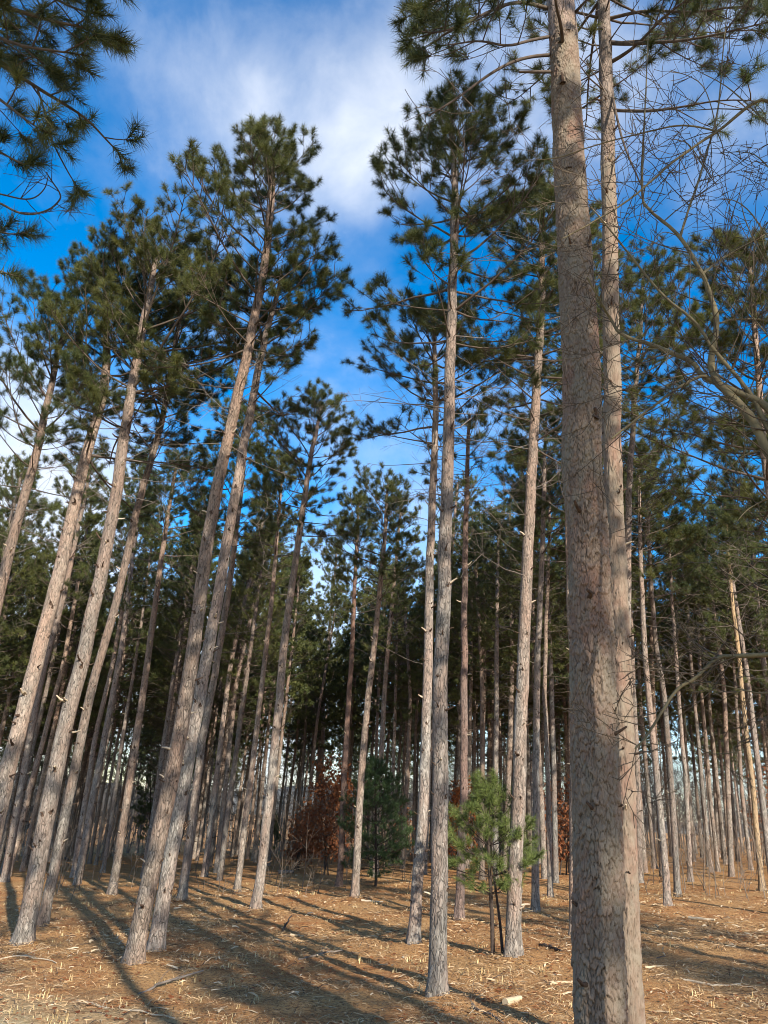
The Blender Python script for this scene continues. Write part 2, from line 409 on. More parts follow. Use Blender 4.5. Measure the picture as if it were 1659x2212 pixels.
def plate_bark_material(name, depthcol=.2):
    m, nt, out = new_mat(name); L = nt.links
    tc = node(nt, 'ShaderNodeTexCoord')
    ae = node(nt, 'ShaderNodeAttribute', attribute_name='edge'); ac = node(nt, 'ShaderNodeAttribute', attribute_name='cell')
    mp = node(nt, 'ShaderNodeMapping'); mp.inputs['Scale'].default_value = (1, 1, .45); L.new(tc.outputs['Object'], mp.inputs[0])
    big = noise(nt, mp.outputs[0], 3.2, 5, .6); fine = noise(nt, mp.outputs[0], 55, 6, .7); mid = noise(nt, mp.outputs[0], 9, 4)
    col = mix(nt, ac.outputs['Fac'], (.165, .115, .082), (.275, .205, .152))
    col = mix(nt, ramp(nt, mid.outputs[0], [(.42, (0, 0, 0)), (.62, (1, 1, 1))]).outputs[0], col, (.235, .195, .145))
    col = mix(nt, math_(nt, 'MULTIPLY', ramp(nt, big.outputs[0], [(.50, (0, 0, 0)), (.66, (1, 1, 1))]).outputs[0], .7), col, (.25, .125, .09))
    col = mix(nt, math_(nt, 'MULTIPLY', fine.outputs[0], .5), col, (.14, .10, .072))
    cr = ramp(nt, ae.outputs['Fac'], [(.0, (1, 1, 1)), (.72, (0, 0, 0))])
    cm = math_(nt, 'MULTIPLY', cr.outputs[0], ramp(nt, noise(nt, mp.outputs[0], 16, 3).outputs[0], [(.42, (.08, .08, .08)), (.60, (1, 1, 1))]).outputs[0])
    col = mix(nt, math_(nt, 'MULTIPLY', cm, .8), col, (.05, .035, .027))  # dark cracks between plates, with the shadow of the gaps put into the colour
    bp = node(nt, 'ShaderNodeBump'); bp.inputs['Strength'].default_value = .9; bp.inputs['Distance'].default_value = .01
    L.new(fine.outputs[0], bp.inputs['Height'])
    bs = node(nt, 'ShaderNodeBsdfPrincipled'); bs.inputs['Roughness'].default_value = .9; bs.inputs['Specular IOR Level'].default_value = .15
    L.new(col, bs.inputs['Base Color']); L.new(bp.outputs[0], bs.inputs['Normal']); L.new(bs.outputs[0], out.inputs[0])
    return m
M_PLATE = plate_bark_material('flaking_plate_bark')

# shared stub and dead-branch shapes, pointing along +X
def stub_mesh(k, pale=False):
    b = Buf(); L = rng.uniform(.10, .26) if pale else rng.uniform(.05, .16); r = rng.uniform(.009, .016)
    pts = np.array([(-.03, 0, 0), (.0, 0, 0), (L * .5, rng.normal() * .006, rng.uniform(0, .02)), (L, rng.normal() * .012, rng.uniform(.0, .05))])
    b.tube(pts, (r * 1.6, r * 1.35, r, r * .7), 7, 0)
    a = np.arange(9) * 2 * math.pi / 9; R1 = r * 2.7
    ring = np.stack([np.full(9, -.006), np.cos(a) * R1 * rng.uniform(.8, 1.2, 9), np.sin(a) * R1 * 1.25 * rng.uniform(.8, 1.2, 9)], -1)
    b.add(np.vstack([ring, (.014, 0, 0)]), [(i, (i + 1) % 9, 9) for i in range(9)], 1)
    return b.mesh('branch_stub', [M_PALE_STUB if pale else M_KNOT, M_KNOT])
STUBS = [stub_mesh(k) for k in range(6)]; PSTUBS = [stub_mesh(k, True) for k in range(3)]
def twiggy(b, p0, d0, L, r, depth, lift=.2, wob=.14, mat=0, sides=4, kids=(3, 6), first=.25):
    n = 6 if L > .3 else 4
    q = bent(p0, d0, L, n, lift, wob)
    b.tube(q, np.linspace(r, max(.0022, r * .3), n), sides if r > .006 else 3, mat, False)
    if depth > 0:
        for _ in range(rng.integers(*kids)):
            f = rng.uniform(first, .97) * (n - 1); i = min(int(f), n - 2); p = q[i] + (q[i + 1] - q[i]) * (f - i); d = unit(q[i + 1] - q[i])
            side = unit(np.cross(d, rng.normal(size=3)))
            a = math.radians(rng.uniform(28, 65))
            twiggy(b, p, d * math.cos(a) + side * math.sin(a), L * rng.uniform(.3, .62), max(.0025, r * .5), depth - 1, lift * rng.uniform(-.5, 1.2), wob, mat, sides, kids)
    return q
def dead_branch_mesh():
    b = Buf(); twiggy(b, (-.02, 0, 0), (1, 0, rng.uniform(-.25, .35)), rng.uniform(.6, 1.5), rng.uniform(.007, .012), 2, rng.uniform(-.3, .6), .12, 0, 4, (2, 5), .35)
    return b.mesh('dead_branch', [M_DEADWOOD])
DEADS = [dead_branch_mesh() for _ in range(12)]

def stick_on(T, z, az, data, name, parent, scale=1.0, roll=0.0):
    c, r = T(z)
    o = link(name, data, parent)
    o.matrix_local = Matrix.Translation(Vector((c[0] + math.cos(az) * r * .96, c[1] + math.sin(az) * r * .96, z))) @ Matrix.Rotation(az, 4, 'Z') @ Matrix.Rotation(-roll, 4, 'Y') @ Matrix.Scale(scale, 4)
    return o

GROUP_NEAR = 'tall red pines standing near the viewer'
def pine(label, px, w, top=None, H=None, crown=None, R=None, lod=1, bark=None, group=GROUP_NEAR, stubs=True, dead=10, dens=1.0, name='pine_tree', base=None, crown_z=None, own_trunk=None, whorl=.46, stub_lo=.6, tp=.33):
    """px: pixels up the trunk, base first; w: (pixel width, at pixel y); crown: pixel y of the lowest living limbs"""
    p0 = on_ground(*px[0]) if base is None else np.array(base)
    P = [np.zeros(3)]
    for q in px[1:]:
        P.append(in_plane(q[0], q[1], p0) - p0)
    if top is not None: P.append(in_plane(top[0], top[1], p0) - p0)
    P = np.array(P)
    if H is None: H = P[-1][2]
    elif P[-1][2] < H:
        s = (P[-1] - P[max(0, len(P) - 2)]); s = s / s[2] if len(P) > 1 else np.array((0, 0, 1.)); P = np.vstack([P, P[-1] + s * (H - P[-1][2]) * np.array((.6, .6, 1))])
    wp = in_plane(px[0][0], w[1], p0); dist = np.linalg.norm(wp - CAM); zz = wp[2] - p0[2]
    rw = w[0] * (-(C2W.T @ (wp - CAM))[2]) / F / 2
    rb = (rw - .012) / ((1 - max(0, min(.9, zz / H))) ** tp)
    T = Trunk(P, rb, H, tp)
    root = link(name, None, None, p0); tag(root, label, 'pine tree', group)
    if own_trunk: tr = own_trunk(T, root)
    else: tr = link('trunk', trunk_buf(T, 22 if lod < 2 else 12, .14 if lod < 2 else .3).mesh('trunk', [bark or M_BARK]), root)
    cz = crown_z if crown_z is not None else float(in_plane(px[0][0], crown, p0)[2] - p0[2])
    if R is None: R = 1.4
    if cz < H:
        link('crown', grow_crown(T, cz, H, R, lod, dens, whorl).mesh('crown', [M_LIMB, M_NEEDLE]), root)
    face = math.atan2(-p0[1], -p0[0])
    if stubs:
        z = stub_lo + rng.uniform(0, .5)
        while z < cz - .2:
            for k in range(rng.integers(1, 4)):
                az = face + rng.uniform(-1.75, 1.75)
                stick_on(T, z + rng.normal() * .04, az, PSTUBS[rng.integers(0, 3)] if rng.random() < .2 else STUBS[rng.integers(0, 6)], 'branch_stub', tr, rng.uniform(.6, 1.25) * min(1.3, rb / .13), rng.uniform(-.1, .5))
            z += rng.uniform(.42, .72)
    for k in range(dead):
        z = cz - abs(rng.normal(0, 1)) * (H * .09) + .3
        if z < 2.2: continue
        stick_on(T, z, face + rng.uniform(-2.4, 2.4), DEADS[rng.integers(0, 12)], 'dead_branch', root, rng.uniform(.7, 1.25), rng.uniform(-.25, .35))
    print('%-14s d=%.1f H=%.1f rb=%.3f cz=%.1f' % (label[:40], math.hypot(p0[0], p0[1]), H, rb, cz))
    return root, T, p0

# ------------------------------------------------------------------ the pines that can be told apart
def plated(circ, dz, ztop, seed, mat, **kw):
    def f(T, root):
        b, e, h = plate_bark_buf(T, circ, dz, ztop, seed, **kw)
        b2 = None
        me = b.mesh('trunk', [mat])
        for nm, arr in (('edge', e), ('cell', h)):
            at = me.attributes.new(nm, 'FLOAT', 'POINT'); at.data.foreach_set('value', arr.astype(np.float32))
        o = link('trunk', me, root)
        zz = np.arange(ztop - .3, T.H, .25)
        up = Buf(); up.tube(np.array([T(z)[0] for z in zz]), [T(z)[1] for z in zz], 16)
        if len(zz) > 2:
            q = link('upper_trunk', up.mesh('upper_trunk', [M_BARK]), root)
        return o
    return f

# the thick foreground pine
BIG, TB, PB = pine('thickest pine with flaking plated bark, its foot below the frame', [(1312, 2470), (1303, 2212), (1299, 1475), (1274, 1087), (1263, 737), (1235, 350), (1211, 0)], (101, 2000), H=19, crown_z=11.6, R=2.0, lod=0, tp=.10,
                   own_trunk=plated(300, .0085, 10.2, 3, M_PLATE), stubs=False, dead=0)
BIGTR = [c for c in BIG.children if c.name.startswith('trunk')][0]
for (x, y, sc, az, roll, kind) in [(1217, 205, 1.6, -.25, 1.1, 0), (1229, 388, 1.7, -.2, 1.2, 1), (1269, 545, 1.4, .35, .8, 2), (1234, 552, 1.1, -.35, .3, 3), (1281, 715, 1.1, .3, .6, 4),
                              (1286, 912, 1.9, .25, .9, 5), (1254, 1119, 1.5, -.35, .1, 0), (1306, 1128, .9, .35, .0, 1), (1274, 1302, 1.6, 0.0, .1, 2), (1324, 1590, 1.2, .55, .2, 3), (1279, 1747, 1.6, -.3, .1, 4),
                              (1350, 1745, 1.2, .95, .2, 5), (1269, 2118, 1.4, -.45, .0, 0), (1249, 1955, 1.3, -.75, .1, 1), (1213, 115, 1.4, -.1, 1.0, 2)]:
    p = in_plane(x, y, PB); z = p[2] - PB[2]
    lat = (x - [q for q in [project(PB + TB(z)[0])]][0][0]); wpx = TB.rad(z) * F / max(1, -(C2W.T @ (p - CAM))[2])
    az0 = math.atan2(-PB[1], -PB[0]); off = math.asin(max(-.95, min(.95, lat / wpx)))
    stick_on(TB, z, az0 + off, STUBS[kind], 'branch_stub', BIGTR, sc * .66, roll)

# the slimmer pine close behind it
BEH, TM, PM = pine('slimmer pine half hidden behind the thickest flaking trunk', [(1366, 2292), (1360, 2212), (1340, 1475), (1322, 737), (1310, 0)], (50, 2150), H=19, crown_z=11.6, R=2.0, lod=0, tp=.15,
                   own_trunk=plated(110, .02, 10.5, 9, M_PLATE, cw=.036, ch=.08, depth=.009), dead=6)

def limbs_at(root, T, p0, lims, mat=M_LIMB, lod=0):
    """named limbs drawn through points (pixel x, pixel y, offset toward the viewer in metres)"""
    n = unit(np.array((p0[0], p0[1], 0.0)))
    for L in lims:
        pts = []
        for (x, y, dd) in L['p']:
            q0 = p0 - n * dd; pts.append(in_plane(x, y, q0) - p0)
        pts = np.array(pts); k = np.linspace(0, len(pts) - 1, len(pts) * 4)
        pts = np.stack([np.interp(k, np.arange(len(pts)), pts[:, j]) for j in range(3)], -1)
        ker = np.ones(5) / 5
        sm = np.stack([np.convolve(np.pad(pts[:, j], 2, mode='edge'), ker, 'valid') for j in range(3)], -1); sm[0] = pts[0]; sm[-1] = pts[-1]
        b = Buf(); tP, tD, tS = [], [], []
        if L.get('bare'):
            b.tube(sm, np.linspace(L['r'], L.get('r1', L['r'] * .45), len(sm)), 7, 0)
            for _ in range(L.get('twigs', 6)):
                i = rng.integers(len(sm) // 4, len(sm) - 1); d = unit(sm[i] - sm[i - 1]); s = unit(np.cross(d, rng.normal(size=3)))
                twiggy(b, sm[i], d * .7 + s * .8, rng.uniform(.2, .6), .004, 1, .1, .16, 0, 4, (1, 4))
        else:
            dress_bough(b, sm, L['r'], tP, tD, tS, L.get('first', .3), L.get('dens', 1.0), 6, L.get('sub', 1.0), L.get('up', .3))
        place_tufts(b, tP, tD, tS, lod, 1)
        link('limb', b.mesh('limb', [mat, M_NEEDLE]), root)

limbs_at(BIG, TB, PB, [
    dict(p=[(1195, 118, 0), (1140, 122, .2), (1090, 140, .4), (1040, 172, .5), (985, 215, .7), (925, 250, .8)], r=.020, bare=True, twigs=9),
    dict(p=[(1197, 155, 0), (1160, 155, .2), (1121, 155, .3)], r=.02, bare=True, r1=.014, twigs=1),
    dict(p=[(1192, 78, 0), (1140, 88, .3), (1095, 102, .5), (1040, 86, .8), (985, 95, 1.0), (940, 100, 1.2)], r=.018, first=.35, dens=1.2, sub=.9),
    dict(p=[(1190, 20, 0), (1120, 0, .3), (1060, 22, .6), (1000, 55, .9), (930, 75, 1.1), (890, 60, 1.3)], r=.022, first=.2, dens=1.3),
    dict(p=[(1188, -40, 0), (1110, -60, .4), (1020, -40, .8), (960, -5, 1.1), (900, 20, 1.4)], r=.022, first=.15, dens=1.5),
    dict(p=[(1216, 118, -.05), (1214, 60, .35), (1200, 10, .7), (1196, -60, .9)], r=.024, bare=True, twigs=2),
    dict(p=[(1240, 30, 0), (1262, 5, .2), (1300, -30, .4)], r=.02, first=.5),
])
limbs_at(BEH, TM, PM, [
    dict(p=[(1315, 92, 0), (1360, 95, .2), (1409, 92, .3), (1480, 88, .5), (1560, 72, .6), (1670, 45, .8)], r=.034, first=.4, dens=1.1, sub=.9),
    dict(p=[(1318, 135, 0), (1345, 120, .1), (1379, 95, .2), (1429, 40, .4), (1484, 0, .5), (1540, -50, .6)], r=.032, first=.35, dens=1.1),
    dict(p=[(1320, 238, 0), (1394, 241, .3), (1440, 236, .4), (1479, 230, .5), (1569, 213, .6), (1670, 222, .9)], r=.024, first=.45, dens=.9, sub=1.1, up=0.0),
    dict(p=[(1322, 200, 0), (1340, 290, .6), (1358, 340, .9), (1385, 400, 1.1)], r=.018, bare=True, twigs=5),
    dict(p=[(1312, 60, 0), (1270, 66, .4), (1235, 50, .8)], r=.018, bare=True, twigs=3),
    dict(p=[(1316, 40, 0), (1400, 20, .2), (1500, 30, .4), (1600, 10, .6), (1680, 25, .7)], r=.026, first=.2, dens=1.4),
    dict(p=[(1315, -20, 0), (1400, -40, .2), (1500, -20, .4), (1590, -30, .6), (1680, -10, .7)], r=.026, first=.15, dens=1.5),
])

N = pine
N('straight pine left of the sapling, its crown tallest against the white cloud', [(941, 2160), (951, 1475), (959, 1087), (974, 737), (979, 550), (984, 425)], (36, 1825), top=(974, 250), crown=740, R=2.1, lod=0, dead=16, dens=.95)
N('brightly lit pine trunk just right of the green sapling', [(1109, 2072), (1124, 1725), (1134, 1475), (1136, 1387), (1144, 1137), (1154, 937), (1164, 762), (1167, 690)], (31, 1825), top=(1172, 400), crown=960, R=2.1, lod=0, dead=12)
N('slim sunlit pine trunk close on the left of the straight tall pine', [(892, 2045), (914, 1725), (926, 1475), (934, 1087), (944, 902)], (24, 1825), top=(938, 690), crown=960, R=2.2, lod=0, dead=16, dens=.9)
N('leaning pine with shaded dark foot and pinkish lit trunk, left of the clearing', [(285, 2085), (400, 1515), (450, 1137), (520, 812), (540, 737), (580, 505)], (35, 1775), top=(592, 325), crown=800, R=2.15, lod=0, dead=12)
N('leaning pine just right of the dark footed one, lit down to its base', [(335, 2060), (390, 1725), (440, 1452), (510, 1062), (565, 762)], (30, 1775), top=(612, 590), crown=840, R=2.0, lod=0, dead=12)
N('pine with bright lower trunk behind the leaning pair of pines', [(392, 1947), (415, 1800), (450, 1550), (470, 1437), (505, 1202)], (19.2, 1900), top=(540, 900), crown=1240, R=1.7, lod=1)
N('whitest leaning trunk, the lone slender pine at the edge of the clearing', [(552, 1967), (600, 1525), (605, 1437), (650, 1112), (670, 987)], (20, 1775), top=(698, 870), crown=1150, R=2.0, lod=0, dead=12, dens=.8)
N('half shaded pine just left of the whitest leaning trunk', [(512, 1927), (550, 1600), (565, 1475), (590, 1262)], (13.6, 1880), top=(612, 990), crown=1240, R=1.8, lod=1)
N('pale leaning pine at far left with a fully sunlit broad foot', [(47, 2045), (115, 1675), (155, 1500), (165, 1475), (240, 1137), (300, 752)], (36, 1775), top=(340, 545), crown=880, R=3.0, lod=0, dead=14, dens=1.2)
N('pine trunk tight behind the sunlit broad footed one at far left', [(88, 2007), (140, 1775), (200, 1475), (255, 1287), (295, 1087), (345, 937), (360, 862)], (22.4, 1930), top=(400, 590), crown=960, R=2.5, lod=0, dens=1.1)
N('leftmost thick pine trunk, its foot cut off by the left edge', [(-60, 2020), (0, 1755), (70, 1475), (185, 997), (230, 837)], (35, 1650), top=(232, 620), crown=930, R=2.9, lod=0, dens=1.1)
N('leaning pine at the left edge seen only above the ground haze of trunks', [(-205, 2020), (0, 1287), (80, 977)], (28.8, 1700), top=(135, 720), crown=1050, R=2.2, lod=0)
N('thin brown pine trunk between the two leftmost thick trunks', [(10, 1905), (90, 1475), (145, 1262)], (16, 1800), top=(200, 990), crown=1290, R=1.7, lod=1)
N('shaded mid distance pine standing between the left pair and leaning pair', [(243, 1932), (280, 1700), (315, 1475), (320, 1437), (360, 1137)], (17.6, 1880), top=(385, 985), crown=1220, R=1.9, lod=1)
N('dark thin pine behind the left pair with its foot in shade', [(158, 1895), (205, 1600), (235, 1475)], (12, 1850), top=(310, 1060), crown=1300, R=1.6, lod=1)
N('slim sunlit pine right of the dark thin one, near a pale fallen stick', [(222, 1885), (262, 1600), (285, 1475)], (8.8, 1850), top=(335, 1130), crown=1330, R=1.5, lod=1)
N('reddish pine trunk rising through the brown leaved oak', [(732, 1915), (745, 1650), (755, 1475), (765, 1280)], (13.6, 1860), top=(775, 1075), crown=1320, R=1.6, lod=1, bark=M_BARK_RED)
N('grey pine trunk between the brown oak and the dark green sapling', [(765, 1942), (780, 1700), (795, 1525), (807, 1400), (825, 1230)], (16.8, 1880), top=(838, 1045), crown=1290, R=1.75, lod=1)
N('dark reddish trunk with bare twiggy top right of the straight tall pine', [(991, 1990), (1004, 1725), (1001, 1387), (1004, 1187), (1011, 962)], (19.2, 1930), top=(1015, 885), crown=1030, R=1.2, lod=1, bark=M_BARK_RED, dead=26, dens=.5)
N('shaded trunk close on the right of the brightly lit trunk', [(1156, 1975), (1160, 1700), (1163, 1475)], (16.8, 1920), top=(1180, 900), crown=1230, R=1.8, lod=1)
N('paler slim trunk just right of the shaded one beside the lit trunk', [(1189, 1942), (1182, 1700), (1174, 1475)], (11.2, 1890), top=(1190, 1010), crown=1290, R=1.6, lod=1)
N('pine trunk grazing the left side of the thickest flaking trunk', [(1238, 2030), (1234, 1475), (1224, 1237), (1219, 937)], (19.2, 1950), top=(1222, 560), crown=960, R=1.9, lod=0)
N('pine hidden low down behind the thickest trunk, its crown showing on the right', [(1340, 2010), (1362, 1000)], (19.2, 1900), top=(1392, 575), crown=980, R=2.0, lod=0)
N('sunlit footed pine standing left in the close pair right of the thickest trunk', [(1444, 1962), (1421, 1675), (1401, 1475), (1394, 1387), (1384, 1187)], (15.2, 1910), top=(1378, 985), crown=1290, R=1.8, lod=1)
N('sunlit footed pine standing right in the close pair right of the thickest trunk', [(1464, 1937), (1451, 1700), (1434, 1475), (1419, 1387), (1404, 1187)], (13.6, 1900), top=(1400, 1010), crown=1290, R=1.8, lod=1)
N('shaded single pine trunk next to the close sunlit footed pair', [(1491, 1905), (1479, 1675), (1464, 1475)], (10.4, 1880), top=(1440, 1120), crown=1340, R=1.6, lod=1)
N('left trunk of the dark leaning pair under the low bare branch', [(1538, 1885), (1515, 1675), (1497, 1475)], (8.8, 1860), top=(1470, 1140), crown=1350, R=1.6, lod=1)
N('right trunk of the dark leaning pair under the low bare branch', [(1551, 1882), (1530, 1675), (1512, 1475)], (8.8, 1860), top=(1500, 1160), crown=1350, R=1.6, lod=1)
N('orange tinted bare lit trunk near the right edge', [(1646, 1925), (1629, 1725), (1604, 1475), (1580, 1270)], (12, 1880), top=(1566, 1090), crown=1350, R=1.7, lod=1, bark=M_BARK_OCHRE)
N('shaded pine trunk just left of the orange tinted one', [(1622, 1880), (1603, 1700), (1590, 1475)], (8.8, 1860), top=(1560, 1190), crown=1380, R=1.6, lod=1)
N('pine at the right edge, its trunk outside the frame and crown showing', [(1830, 2090), (1700, 1300), (1650, 1000)], (24, 1990), top=(1618, 545), crown=1130, R=2.2, lod=0)
N('tall pine beyond the bare branches at the right edge', [(1760, 1985), (1690, 1500)], (17.6, 1900), top=(1650, 880), crown=1280, R=2.0, lod=1)
N('shaded slim pine left of the red trunk in the oak', [(690, 1850), (700, 1475)], (9.6, 1820), top=(730, 1170), crown=1400, R=1.6, lod=1)
N('slim pine with lit foot far behind the whitest leaning trunk', [(460, 1840), (478, 1650), (490, 1475)], (7.2, 1810), top=(530, 1210), crown=1380, R=1.5, lod=1)

# a pine outside the frame on the left: only its boughs reach into view
pl = at_depth(-230, 250, 6.0); pl[2] = float(ground_z(pl[0], pl[1]))
LT, TL, PL = pine('pine outside the left edge whose backlit boughs hang into the sky', [(0, 0)], (56, 1774), H=15.5, crown_z=10.5, R=1.5, lod=0, base=pl, stubs=False, dead=0, dens=.7) if False else (None, None, None)
def left_pine():
    root = link('pine_tree', None, None, pl); tag(root, 'pine outside the left edge whose dark boughs hang into the sky', 'pine tree', GROUP_NEAR)
    T = Trunk(np.array([(0, 0, 0), (-.1, 0, 8.0), (-.1, 0, 15.5)]), .17, 15.5)
    link('trunk', trunk_buf(T).mesh('trunk', [M_BARK]), root)
    link('crown', grow_crown(T, 9.6, 15.5, 1.5, 0, .8).mesh('crown', [M_LIMB, M_NEEDLE]), root)
    s = dict
    limbs_at(root, T, pl, [
        s(p=[(-150, 60, 0), (-60, 100, .2), (0, 135, .3), (80, 190, .4), (140, 225, .45), (190, 258, .5), (235, 308, .5), (270, 343, .5)], r=.022, first=.30, dens=.85, sub=.6, up=.2),
        s(p=[(80, 190, .4), (92, 225, .5), (112, 305, .5), (135, 350, .5), (160, 395, .5), (185, 422, .5)], r=.009, first=.2, dens=.55, sub=.3, up=.1),
        s(p=[(-150, 130, 0), (-60, 170, .4), (20, 230, .7), (70, 270, .9), (110, 290, 1.0)], r=.018, first=.3, dens=1.0, sub=.7, up=.15),
        s(p=[(-150, 250, 0), (-60, 290, .2), (10, 335, .4), (60, 360, .5), (100, 350, .6)], r=.014, first=.3, dens=.9, sub=.5),
        s(p=[(-150, 380, 0), (0, 436, .3), (45, 466, .4), (100, 459, .4), (128, 436, .4), (133, 420, .4), (112, 392, .4), (100, 372, .4)], r=.010, bare=True, twigs=5),
        s(p=[(-150, 390, 0), (0, 418, .3), (65, 436, .3), (98, 410, .3), (104, 380, .3)], r=.008, bare=True, twigs=4),
        s(p=[(-150, 470, 0), (-50, 480, .3), (20, 510, .5), (75, 497, .6)], r=.014, first=.3, dens=1.3, sub=.5),
        s(p=[(-150, 560, 0), (-60, 560, .3), (10, 590, .4), (50, 600, .5)], r=.012, first=.3, dens=1.0, sub=.5),
        s(p=[(-160, -40, 0), (-40, 0, .4), (60, 30, .7), (130, 50, .8), (200, 62, .9), (225, 95, .9)], r=.024, first=.1, dens=1.5, sub=.8, up=.1),
        s(p=[(-160, -100, 0), (-20, -60, .3), (90, -20, .6), (160, 20, .8), (215, 30, 1.0)], r=.022, first=.1, dens=1.5, sub=.8, up=.1),
        s(p=[(-160, 20, 0), (-50, 60, .5), (40, 100, .9), (120, 110, 1.2), (190, 120, 1.3)], r=.020, first=.1, dens=1.4, sub=.7, up=.1),
        s(p=[(-160, -160, 0), (0, -110, .2), (120, -50, .4), (210, -15, .6), (285, 0, .7)], r=.020, first=.5, dens=.8, sub=.6, up=.1),
        s(p=[(-160, 660, 0), (-60, 650, .2), (-5, 690, .3)], r=.012, first=.3, dens=1.0, sub=.5),
    ])
left_pine()

# pines behind the viewer: they shade the big trunk and the foreground
SUN_EL, = (math.radians(27.0),)
sv = ray(-20, 1774); SH = unit((sv[0], sv[1], 0.0))                  # the way shadows fall
LATV = np.array((SH[1], -SH[0], 0.0))
TREE_MESHES = []
def far_variant(k, lod):
    H = rng.uniform(14.2, 16.2)
    T = Trunk(np.array([(0, 0, 0), (rng.normal() * .12, rng.normal() * .12, H * .5), (rng.normal() * .22, rng.normal() * .22, H)]), rng.uniform(.088, .118) if lod == 2 else rng.uniform(.068, .10), H)
    cz = H * rng.uniform(.42, .52)
    tb = trunk_buf(T, 10 if lod >= 2 else 16, .35)
    z = .6
    while z < cz:                                                    # stubs too small to tell apart here
        for _ in range(rng.integers(1, 4)):
            c, r = T(z); az = rng.uniform(0, 6.28); d = np.array((math.cos(az), math.sin(az), rng.uniform(.0, .5)))
            tb.tube(np.array([c + d * r * .8, c + d * (r + rng.uniform(.04, .22))]), (.016, .008), 4, 1)
        z += rng.uniform(.4, .7)
    cb = grow_crown(T, cz, H, rng.uniform(1.5, 2.0) if lod == 2 else rng.uniform(1.8, 2.3), lod, .75 if lod == 2 else .85, .52)
    for _ in range(26):
        z = rng.uniform(cz * .45, cz + 1); c, r = T(z); az = rng.uniform(0, 6.28)
        twiggy(cb, c, (math.cos(az), math.sin(az), rng.uniform(-.3, .35)), rng.uniform(.5, 1.5), .010, 1, .2, .13, 0, 3, (2, 5), .35)
    bm = M_BARK if rng.random() < .85 else M_BARK_RED
    return tb.mesh('trunk', [bm, M_KNOT]), cb.mesh('crown', [M_LIMB, M_NEEDLE]), H
VAR_MID = [far_variant(k, 2) for k in range(7)]
VAR_FAR = [far_variant(k, 3) for k in range(6)]
def copy_pine(x, y, V, label, group, s=1.0, rot=None, lean=None):
    root = link('pine_tree', None, None, (x, y, float(ground_z(x, y)) - .03)); tag(root, label, 'pine tree', group)
    root.rotation_euler = (rng.normal() * .012, rng.normal() * .012, rng.uniform(0, 6.28) if rot is None else rot); root.scale = (s, s, s * rng.uniform(.95, 1.05))
    link('trunk', V[0], root); link('crown', V[1], root)
    return root
for (lat, dist) in ((4.1, 14.3), (3.4, 17.5), (9.7, 19), (12.5, 9), (4.7, 2.6), (2.2, 3.2), (-.6, 2.6), (-1.5, 5.5), (10.4, 3)):
    p = LATV * lat - SH * dist
    copy_pine(p[0], p[1], VAR_MID[int(rng.integers(0, 7))], 'pine standing behind the viewer, shading the foreground', 'pines behind the viewer', 1.0)

# the rest of the stand, in loose planted rows
NEAR_XY = [(o.location.x, o.location.y) for o in bpy.data.objects if o.type == 'EMPTY']
ZONES = [(-400, 250, 'thin far pine trunk among the leaning trunks at the left edge'), (250, 480, 'thin far pine trunk seen between the leaning pairs of pines'), (480, 720, 'thin far pine in the dark stand behind the whitest leaning trunk'),
         (720, 900, 'far pine in the dark stand behind the brown oak'), (900, 1150, 'far pine in the dark stand behind the green sapling'), (1150, 1370, 'far pine mostly hidden behind the thickest flaking trunk'),
         (1370, 1530, 'far pine beyond the close sunlit footed pair'), (1530, 2100, 'far pine among the trunks near the right edge')]
def zone(px):
    for a, b, t in ZONES:
        if a <= px < b: return t
    return None
row_a = math.radians(14); ca, sa = math.cos(row_a), math.sin(row_a)
cand = []
for i in range(-30, 31):
    for j in range(4, 40):
        gx, gy = i * 2.7 + rng.normal() * .28, j * 2.35 + rng.normal() * .35
        x, y = gx * ca - gy * sa, gx * sa + gy * ca
        d = math.hypot(x, y)
        if y < 18 or d < 21 or d > 74: continue
        px, py = project((x, y, float(ground_z(x, y))))
        if px < -330 or px > 1950 or (px < -120 and d < 30): continue
        if min((x - a) ** 2 + (y - b) ** 2 for a, b in NEAR_XY) < 2.6: continue
        if rng.random() < .10 + max(0, (d - 45) / 29) * .35: continue
        # the opening in the stand, left of the middle
        if d < 30 and (px < 560 or px > 1380): continue
        if 590 < px < 760 and d < 47: continue
        if 540 < px < 800 and d < 36 and rng.random() < .6: continue
        if px > 1390 and px < 1480 and d > 40 and rng.random() < .5: continue
        cand.append((d, x, y, px))
cand.sort()
for d, x, y, px in cand[:255]:
    V = VAR_MID[int(rng.integers(0, 7))] if d < 40 else VAR_FAR[int(rng.integers(0, 6))]
    z = zone(px)
    copy_pine(x, y, V, z, z.replace('thin far pine trunk', 'far pines').replace('far pine ', 'far pines ').replace('thin ', ''), rng.uniform(.88, 1.08))
print('fill', len(cand))
